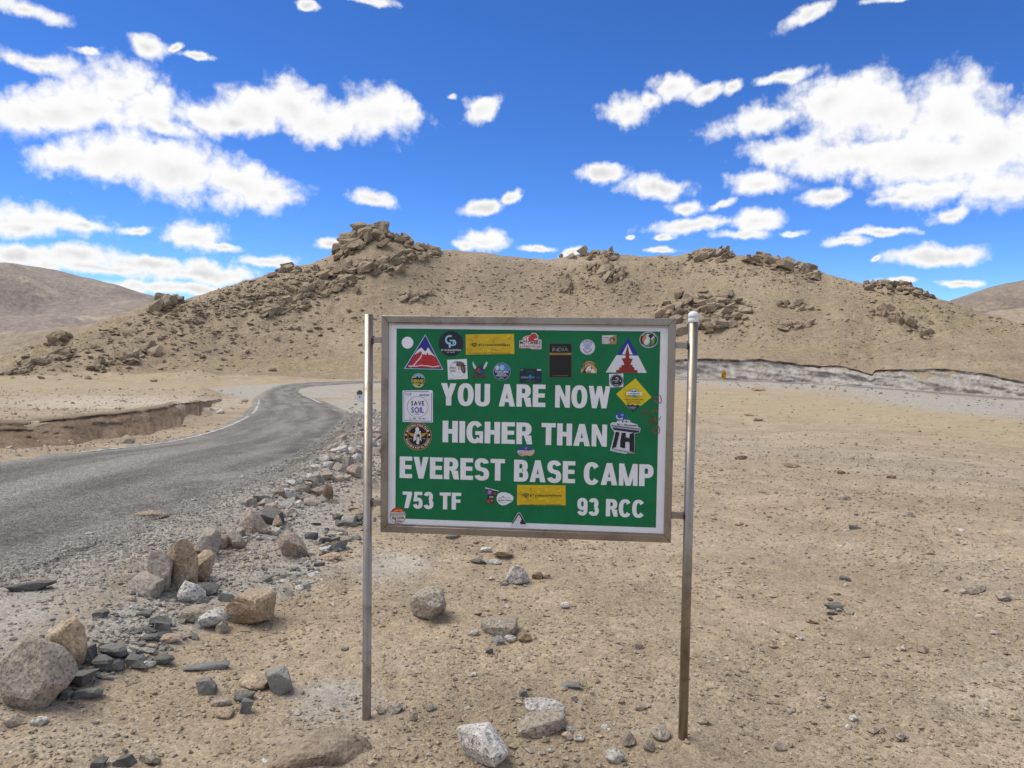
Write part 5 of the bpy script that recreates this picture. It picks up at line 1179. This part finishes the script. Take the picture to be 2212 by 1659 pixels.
S.text('YOUNG MENS',1598,1778,830,28,'e8eaee',True).text('SPORTS &',1628,1748,856,20,'e8eaee',True).text('WARRIORS BOYS',1608,1766,878,18,'e8eaee',True).dashes(6,1648,1728,907,14,'c8ccd8').done()
S = Sticker(1, 'small round sticker with yellow lettering over a skyline'); S.disc(560,935,100,103,'2e5548').disc(560,935,94,97,'b6cdb9').disc(560,935,88,91,'56706a').poly('8cb6cf',(490,890),(520,860),(560,846),(610,862),(636,900)).poly('c5c46a',(480,900),(510,870),(540,900)).poly('223028',(500,910),(515,880),(530,905),(545,870),(575,905),(590,868),(605,910)).poly('1d2620',(474,905),(646,905),(646,975),(474,975)).poly('c8c66e',(490,985),(630,985),(600,1020),(560,1028),(515,1015)).poly('283a30',(540,990),(600,990),(570,1018))
S.text('HIMANK',482,640,962,46,'d6c53c',True).dashes(13,492,630,982,14,'d0c860').done()
S = Sticker(1, 'square white sticker reading SAVE SOIL in blue'); S.poly('e4e3e8',(348,1070),(740,1064),(757,1080),(757,1500),(350,1493)).poly('5a62a0',(362,1082),(744,1080),(742,1488),(364,1480)).poly('e4e3e8',(370,1090),(737,1088),(735,1480),(371,1472)).poly('f0f0f2',(720,1066),(742,1066),(745,1100),(690,1092)).arc(553,1288,141,0,360,4,'3c3c4c',60)
S.text('SAVE',464,638,1270,62,'161c3e',True).text('SOIL',466,636,1368,76,'23479a',True).dashes(6,510,592,1394,12,'444444').dashes(15,484,662,1455,16,'444a66').arc(455,1448,14,0,300,3,'444a66').text('Rotary',382,444,1120,20,'444444').disc(458,1115,10,10,'6b6b6b').dashes(9,578,712,1138,20,'4b4b55').line([(382,1138),(470,1138)],3,'666666').done()
# crop 3
S = Sticker(3, 'round black sticker with a white rider on gold wings'); cx, cy = 553, 82
S.disc(cx,cy,188,190,'b5813c').disc(cx,cy,178,180,'1a1614').arc(cx,cy,133,0,360,7,'c19048',56)
S.ctext('MOTORCYCLE CLUB',cx,cy,143,90,27,'e6e0da',True,squeeze=0.92).ctext('WARORA ROYAL RIDERS',cx,cy,143,270,27,'e6e0da',True,True,0.84).line([(cx-166,cy-20),(cx-150,cy-20)],26,'e6e0da').line([(cx+148,cy-20),(cx+166,cy-20)],26,'e6e0da')
S.poly('c8912e',(cx-125,cy-48),(cx-30,cy-30),(cx-40,cy+20),(cx-95,cy-10)).poly('c8912e',(cx+125,cy-48),(cx+30,cy-30),(cx+40,cy+20),(cx+95,cy-10)).disc(cx-5,cy-92,26,30,'d8d8d8').poly('d2d2d2',(cx-30,cy-70),(cx+40,cy-70),(cx+48,cy+40),(cx+55,cy+70),(cx+25,cy+45),(cx+20,cy+105),(cx,cy+112),(cx-18,cy+95),(cx-22,cy+45),(cx-60,cy+70),(cx-50,cy-10)).disc(cx+8,cy-10,16,24,'2a2a2a').line([(cx-20,cy-20),(cx-10,cy+70)],7,'3a3a3a').line([(cx+28,cy-20),(cx+22,cy+40)],6,'3a3a3a').dashes(5,cx-112,cx-70,cy+38,12,'b8b8b8').dashes(4,cx+66,cx+108,cy+38,12,'b8b8b8').done()
S = Sticker(3, 'small round sticker with red sunset and script lettering'); S.disc(286,1152,108,110,'2a2a2a').disc(286,1152,103,105,'d9d6cc').add([(286+103*math.cos(a),1152-105*math.sin(a)) for a in np.linspace(R(25),R(155),20)],'c5402a').poly('e08a3a',(215,1108),(262,1075),(330,1072),(360,1105)).poly('7c2e22',(250,1106),(300,1090),(330,1100),(345,1106)).poly('aaa79e',(190,1120),(380,1112),(384,1150),(186,1158))
S.text('Big Little',212,368,1204,40,'1c1c1c',True,-0.06).text('Rides',250,345,1245,32,'c23a2c',True,-0.06).done()
S = Sticker(3, 'small oval sticker of blue sky over pale dunes'); S.disc(2012,288,118,74,'34508f').add([(2012+116*math.cos(a),288+72*math.sin(a)) for a in np.linspace(R(-10),R(190),26)],'c9b29a').poly('c9b29a',(1900,282),(1990,288),(2060,280),(2126,262),(2128,300),(1898,304)).line([(1906,284),(1980,276)],9,'d6dce8').disc(2014,246,9,16,'c98f9a',15).disc(2052,270,10,8,'26304a').add([(2020+50*math.cos(a),360+18*math.sin(a)) for a in np.linspace(R(180),R(360),12)],'4b3a30').disc(1942,320,22,20,'b0a08a').done()
S = Sticker(3, 'torn dark sticker with blue disc and orange lower half'); S.poly('d9d9d9',(1464,772),(1650,820),(1648,828),(1468,790)).poly('26221f',(1470,790),(1640,828),(1600,860),(1570,990),(1520,990),(1484,950),(1500,890)).disc(1524,838,43,43,'2c3f96').disc(1524,838,26,30,'a9788a').poly('8f4a3a',(1578,836),(1612,842),(1590,875),(1576,870)).text('APUR',1516,1578,915,26,'d4d4d4',True).disc(1532,955,46,36,'6e3326').disc(1510,960,18,20,'a5563c').disc(1556,950,14,16,'98705c').done()
S = Sticker(3, 'white speech bubble sticker with handwriting'); S.add([(1640,858),(1680,840),(1740,840),(1800,860),(1840,895),(1846,930),(1825,965),(1780,990),(1740,1012),(1690,1016),(1650,995),(1622,955),(1618,905)],'e6e6e8').text('Hey!',1645,1682,920,20,'333333').text("I'm here",1728,1796,918,16,'333333').text('@clickrbhaiya',1640,1824,956,22,'2c2c2c',True).arc(1702,908,14,-30,250,4,'333333').arc(1702,898,7,0,360,4,'333333').line([(1660,972),(1690,984),(1736,978)],4,'555555').done()
yellow(3,1895,738,2548,745,2549,1016,1893,1012,'yellow sticker reading I love TyremarkHolidays, pasted under BASE CAMP')
S = Sticker(3, 'white triangular sticker of a rider, its lower edge on the border'); S.poly('d8d8da',(1918,1112),(1938,1120),(2022,1278),(2050,1300),(1800,1300),(1818,1272),(1898,1122)).poly('222222',(1918,1122),(1932,1124),(2018,1272),(1998,1268),(1918,1140),(1840,1262),(1820,1272),(1904,1126)).poly('d8d8da',(1918,1148),(1990,1262),(1846,1262)).line([(1890,1165),(1946,1165)],5,'b0b0b4').line([(1880,1190),(1952,1190)],5,'b0b0b4').line([(1870,1215),(1960,1215)],5,'b0b0b4').disc(1965,1250,34,20,'2c2c2e').disc(1960,1222,14,18,'2c2c2e').disc(1990,1262,12,10,'2c2c2e').done()
# crop 2
S = Sticker(2, 'die cut motorbike sticker in red, black and white'); S.add([(45,395),(90,392),(92,355),(130,335),(200,322),(215,292),(262,292),(300,330),(298,378),(345,388),(342,512),(210,512),(190,498),(45,498)],'e8e2e0').poly('c23a30',(205,318),(222,300),(258,300),(290,335),(288,365),(240,372),(250,400),(170,400),(160,370)).arc(122,378,22,0,360,9,'c23a30').line([(130,350),(205,335)],10,'c23a30').poly('c23a30',(225,395),(300,380),(298,395),(230,404))
S.text('MOTORBIKE',52,334,446,50,'1e1e1e',True).text('EXPEDITIONS',52,334,490,32,'b23a34',True).dashes(13,212,338,508,10,'777777').done()
S = Sticker(2, 'tall black sticker headed INDIA in grey capitals with a gold band'); S.poly('5a4e26',(446,430),(752,435),(752,898),(446,893)).poly('1c1a16',(452,438),(746,441),(746,890),(452,886)).poly('a3883a',(452,562),(746,562),(746,590),(452,590)).text('INDIA',490,706,540,50,'8b8d8e').dashes(18,490,700,482,14,'4a5a50').dashes(21,490,706,581,10,'5c4a1c').dashes(17,496,706,874,16,'6e6450').done()
S = Sticker(2, 'round white sticker with blue and red crest'); S.disc(964,484,102,102,'dcdce4').arc(964,484,92,0,360,3,'8a96b4',40).arc(964,488,62,20,160,9,'7690c0').arc(964,488,60,195,250,12,'a8688c').arc(964,488,60,290,345,12,'a8688c').disc(964,486,46,46,'c2cce0').text('JGC',928,1002,506,34,'5b78b4',True).dashes(6,926,1004,465,18,'7c92c0').arcdashes(15,964,484,74,90,14,'5a607c').text('MKC',938,990,560,16,'33384e',True).done()
S = Sticker(2, 'small white and orange card sticker with a round photo'); S.poly('d9d5cc',(1162,326),(1356,322),(1354,444),(1160,440)).poly('c07448',(1306,332),(1356,322),(1354,444),(1240,443),(1262,420)).disc(1302,384,50,42,'d8a060').disc(1302,384,43,36,'6f6a60').disc(1296,392,18,22,'b8b0a4').disc(1318,376,14,16,'3a3a36').dashes(11,1172,1250,360,12,'5a5a5a').line([(1188,382),(1258,382)],4,'9a9a9a').line([(1188,405),(1252,405)],4,'9a9a9a').line([(1188,428),(1240,428)],4,'9a9a9a').disc(1175,382,6,6,'3a3a3a').disc(1175,405,6,6,'3a3a3a').disc(1175,428,6,6,'3a3a3a').done()
S = Sticker(2, 'half round yellow sticker with a white snow peak'); S.add([(877,836),(877,800),(884,755),(915,700),(965,674),(1010,672),(1060,700),(1086,750),(1092,800),(1088,840)],'c2a465').poly('26221c',(885,836),(912,800),(935,770),(968,730),(1000,733),(1040,780),(1084,836)).poly('dcd8d4',(935,800),(972,740),(1005,738),(1018,790),(1035,770),(1078,832),(1015,832),(985,805),(960,832)).disc(985,815,30,16,'b98a3c').line([(922,655),(918,800)],9,'2d2a24').ctext('HIMALAYAN RIDER',985,790,86,90,24,'3a2c18',True,squeeze=0.8).poly('7c2a22',(884,836),(908,800),(905,836)).done()
S = Sticker(2, 'triangular emblem with a red stupa on white under a blue peak'); S.poly('2a2f8e',(1512,350),(1650,596),(1362,590)).poly('d9dbdc',(1356,592),(1645,598),(1766,832),(1210,824)).poly('d9dbdc',(1505,435),(1576,584),(1430,582)).poly('8c2a20',(1505,448),(1520,530),(1533,595),(1525,622),(1545,640),(1576,638),(1556,690),(1540,722),(1572,722),(1574,752),(1596,756),(1598,790),(1638,796),(1638,830),(1350,826),(1352,792),(1390,790),(1392,758),(1420,756),(1422,726),(1462,724),(1452,690),(1424,636),(1460,636),(1484,618),(1470,595),(1490,520)).done()
S = Sticker(2, 'round tricolour sticker with a soldier memorial'); S.disc(1790,386,124,112,'b4b8bc').disc(1790,386,114,103,'24262a').disc(1790,386,88,80,'d0d4d2').add([(1790+88*math.cos(a),386+80*math.sin(a)) for a in np.linspace(R(120),R(250),20)],'cf7a44').add([(1790+88*math.cos(a),386+80*math.sin(a)) for a in np.linspace(R(-25),R(110),20)],'6a9a3e').poly('d6dad8',(1735,380),(1790,372),(1800,420),(1760,450),(1730,440)).disc(1818,335,30,24,'1e1e1e').line([(1816,350),(1820,460)],14,'2a2a26').line([(1800,395),(1836,395)],8,'2a2a26').arcdashes(24,1790,386,94,90,14,'c8ccd0').arcdashes(19,1790,386,93,270,14,'c8ccd0').done()
S = Sticker(2, 'dark card sticker with a blue fork badge'); S.poly('1e2b36',(50,776),(342,774),(345,960),(330,968),(48,964)).poly('cfd4d6',(282,782),(338,780),(338,802),(282,802)).dashes(4,58,98,797,12,'b8c0c4').arc(192,866,50,-90,270,5,'3f565e',30,58).line([(192,850),(192,918)],10,'3f86c0').line([(176,862),(176,884),(208,884),(208,862)],8,'3f86c0').text('indian',66,158,905,34,'9fb4b8').text('biker',166,250,903,34,'4a9ad0',True).text('way',268,328,905,30,'2f6690').line([(135,942),(255,942)],4,'7c8a90').done()
S = Sticker(2, 'square white sticker with a round black badge'); S.poly('d6d6dc',(1255,848),(1448,840),(1448,1022),(1262,1028)).disc(1358,936,90,86,'1c2230').arc(1358,936,78,0,360,4,'c8ccd8',40).line([(1345,905),(1365,892),(1380,908),(1368,925)],10,'d8dce4').dashes(14,1300,1416,940,13,'b8bca8').dashes(3,1338,1378,960,12,'c8ccd8').dashes(3,1332,1384,1000,18,'b8bcc8',True).disc(1302,945,5,5,'c8ccd8').disc(1412,945,5,5,'c8ccd8').done()
S = Sticker(2, 'yellow diamond sticker with a navy tip and round mountain badge'); A0, B0, C0, D0 = (1612,905),(1830,1160),(1572,1365),(1352,1115)
S.poly('dcc416',A0,B0,C0,D0).poly('1f3250',(1488,1262),(1510,1252),(1540,1268),(1570,1254),(1600,1270),(1640,1262),(1682,1276),(1572,1365))
for k_ in range(10):
    a_ = random.Random(k_); S.line([(1450+a_.uniform(0,260),1040+a_.uniform(0,160)) for _ in range(3)],7,'cdb020')
S.disc(1592,1102,62,58,'2e5a84').disc(1592,1102,55,51,'cfe0e6').poly('2c6a5c',(1545,1092),(1570,1066),(1590,1080),(1610,1062),(1640,1092)).poly('3f86a8',(1556,1128),(1630,1128),(1612,1148),(1592,1153),(1570,1146)).poly('e8ebe6',(1485,1086),(1700,1094),(1694,1134),(1490,1126)).text('TYREMARK',1508,1676,1124,24,'16202a',True).text('TYREMARK INTERESTS, INDIA',1452,1722,1200,14,'2c2a1c',True).dashes(16,1500,1680,1225,11,'5b5420').dashes(17,1490,1684,1243,11,'5b5420').dashes(11,1532,1618,1300,12,'b8c4d0').text('TYREMARK',1540,1610,1320,12,'b8c4d0').done()
S = Sticker(2, 'die cut gate shaped sticker with blue globe over black letters ZH'); y4 = 1607.5    # continues in the crop below
S.add([(1270,1522),(1300,1498),(1350,1500),(1370,1478),(1410,1476),(1420,1455),(1536,1470),(1545,1500),(1636,1528),(1645,1560),(1684,1580),(1666,1640),(1604,1650),(1596,1925),(1505,1912),(1480,1925),(1330,1895),(1268,1880),(1330,1635),(1280,1565)],'d6d8dc')
S.disc(1410,1418,70,56,'2c4f94',20).arc(1402,1420,44,150,330,16,'c8d4e8',20,34).disc(1432,1400,22,16,'6d96c8').poly('b8bcc2',(1425,1462),(1530,1476),(1530,1498),(1425,1490)).dashes(4,1430,1526,1500,30,'3a3e48').dashes(17,1362,1632,1532,22,'3a3e48',False,0.10).poly('8d929a',(1282,1530),(1676,1582),(1668,1604),(1292,1556)).line([(1288,1541),(1672,1592)],5,'3c4048').poly('22252c',(1300,1566),(1664,1614),(1660,1636),(1610,1640),(1320,1600))
S.poly('1b1d22',(1345,1625),(1398,1632),(1350,1832),(1292,1852)).poly('1b1d22',(1408,1740),(1424,1640),(1482,1640),(1480,1700),(1530,1712),(1534,1652),(1596,1640),(1592,1905),(1532,1895),(1532,1765),(1476,1758),(1470,1850),(1404,1835)).poly('1b1d22',(1298,1850),(1590,1905),(1590,1918),(1290,1866)).text('LADAKH TRAVEL HUB',1296,1570,1866,16,'e2e4e8',True,0.16).done()
# red marker graffiti on the right border
S = Sticker(2, 'red marker hearts and scribbled names'); rd_ = 'a3242a'
def heart(cx, cy, s_): S.line([(cx,cy+s_),(cx-s_*0.9,cy),(cx-s_*0.7,cy-s_*0.6),(cx-s_*0.2,cy-s_*0.45),(cx,cy-s_*0.1),(cx+s_*0.35,cy-s_*0.9),(cx+s_*0.75,cy-s_*0.7),(cx+s_*0.9,cy+0.1*s_),(cx+s_*0.8,cy+s_*0.95),(cx,cy+s_*0.75)],11,rd_)
heart(1908,1185,58); heart(1890,1598,52)
S.line([(1690,1345),(1730,1340),(1722,1370),(1690,1412),(1745,1385)],9,'7c3026').line([(1745,1340),(1760,1390),(1770,1350),(1785,1378)],9,'7c3026').line([(1785,1360),(1810,1340),(1805,1370),(1785,1365)],9,'7c3026').line([(1815,1345),(1835,1362),(1845,1330),(1860,1350),(1870,1318),(1885,1340),(1912,1300),(1895,1370)],9,rd_)
S.line([(1810,1415),(1840,1400),(1830,1430),(1808,1425),(1858,1412)],8,'7c3026')
S.line([(1765,1490),(1830,1465)],9,'7c3026').line([(1800,1480),(1815,1530),(1780,1560)],9,'7c3026').line([(1838,1470),(1850,1520)],9,'7c3026').line([(1860,1440),(1872,1505),(1885,1470),(1900,1490)],9,rd_).line([(1855,1470),(1885,1452)],8,rd_).line([(1905,1490),(1915,1440),(1932,1470),(1955,1418)],9,rd_).done('graffiti')

# ------------------------------------------------------------------ milestone by the bend and yellow board by the far road
def extrude(outline, y0, y1):
    n = len(outline); V = [(x, y0, z_) for x, z_ in outline]+[(x, y1, z_) for x, z_ in outline]
    return V, [tuple(range(n))[::-1] if False else tuple(range(n)), tuple(range(n, 2*n))[::-1]]+[((i+1) % n, i, n+i, n+(i+1) % n) for i in range(n)]
p, _ = ground_at(777, 867); p = p[0]; k_ = p[1]/60.0
ms = empty('milestone', tuple(p)); ms.scale = (k_, k_, k_); ms.rotation_euler = (0, 0, 0.15)
tag(ms, 'white kilometre stone with green rounded top beside the bend', 'milestone')
mw_ = plain('milestone_white', (0.70, 0.68, 0.68), 0.8, 0.2, 0.08); mg = plain('milestone_green', (0.03, 0.12, 0.05), 0.7)
part('plinth', box(-0.36, -0.2, -0.2, 0.36, 0.2, 0.10), mw_, ms, bevel=0.02)
part('body', extrude([(-0.31, 0.10), (0.31, 0.10), (0.235, 0.62), (-0.235, 0.62)], -0.11, 0.11), mw_, ms, bevel=0.015)
part('top', extrude([(0.232*math.cos(a), 0.622+0.27*math.sin(a)) for a in np.linspace(0, math.pi, 20)], -0.108, 0.108), mg, ms, bevel=0.01)
bk = plain('milestone_black', (0.04, 0.04, 0.05), 0.7)
for x0, z0, x1, z1 in [(-0.19, 0.52, -0.11, 0.63), (-0.09, 0.52, -0.02, 0.62), (0.0, 0.52, 0.08, 0.63), (0.10, 0.52, 0.18, 0.62), (-0.04, 0.30, 0.05, 0.42)]:
    part('lettering', box(x0, -0.1165, z0, x1, -0.1105, z1), bk, ms)                     # weathered black lettering, no longer legible
p = at(1563, 824, road_far_Y(1563)+0.6); p[2] = height(p[:1], p[1:2])[0]; k_ = p[1]/112.0
yb = empty('warning_board', tuple(p)); yb.scale = (k_, k_, k_)
tag(yb, 'small yellow roadside board with black marks in front of the grey cut bank', 'board')
ym = plain('board_yellow', (0.66, 0.34, 0.02), 0.6); ybk = plain('board_black', (0.03, 0.03, 0.03), 0.6)
part('post', box(-0.05, 0.0, -0.3, 0.05, 0.06, 1.5), ybk, yb)
part('plate', box(-0.36, -0.04, 0.18, 0.36, -0.005, 1.30), ym, yb, bevel=0.015)
part('finial', box(-0.16, -0.04, 1.32, 0.16, -0.005, 1.46), ym, yb, bevel=0.01)
for i, (x0, z0, x1, z1) in enumerate([(-0.22,1.06,0.22,1.13),(0.08,0.86,0.24,1.0),(-0.22,0.78,0.2,0.85),(-0.24,0.55,-0.08,0.72),(-0.2,0.46,0.22,0.53),(-0.05,0.28,0.24,0.35)]): part('mark', box(x0, -0.046, z0, x1, -0.0405, z1), ybk, yb)
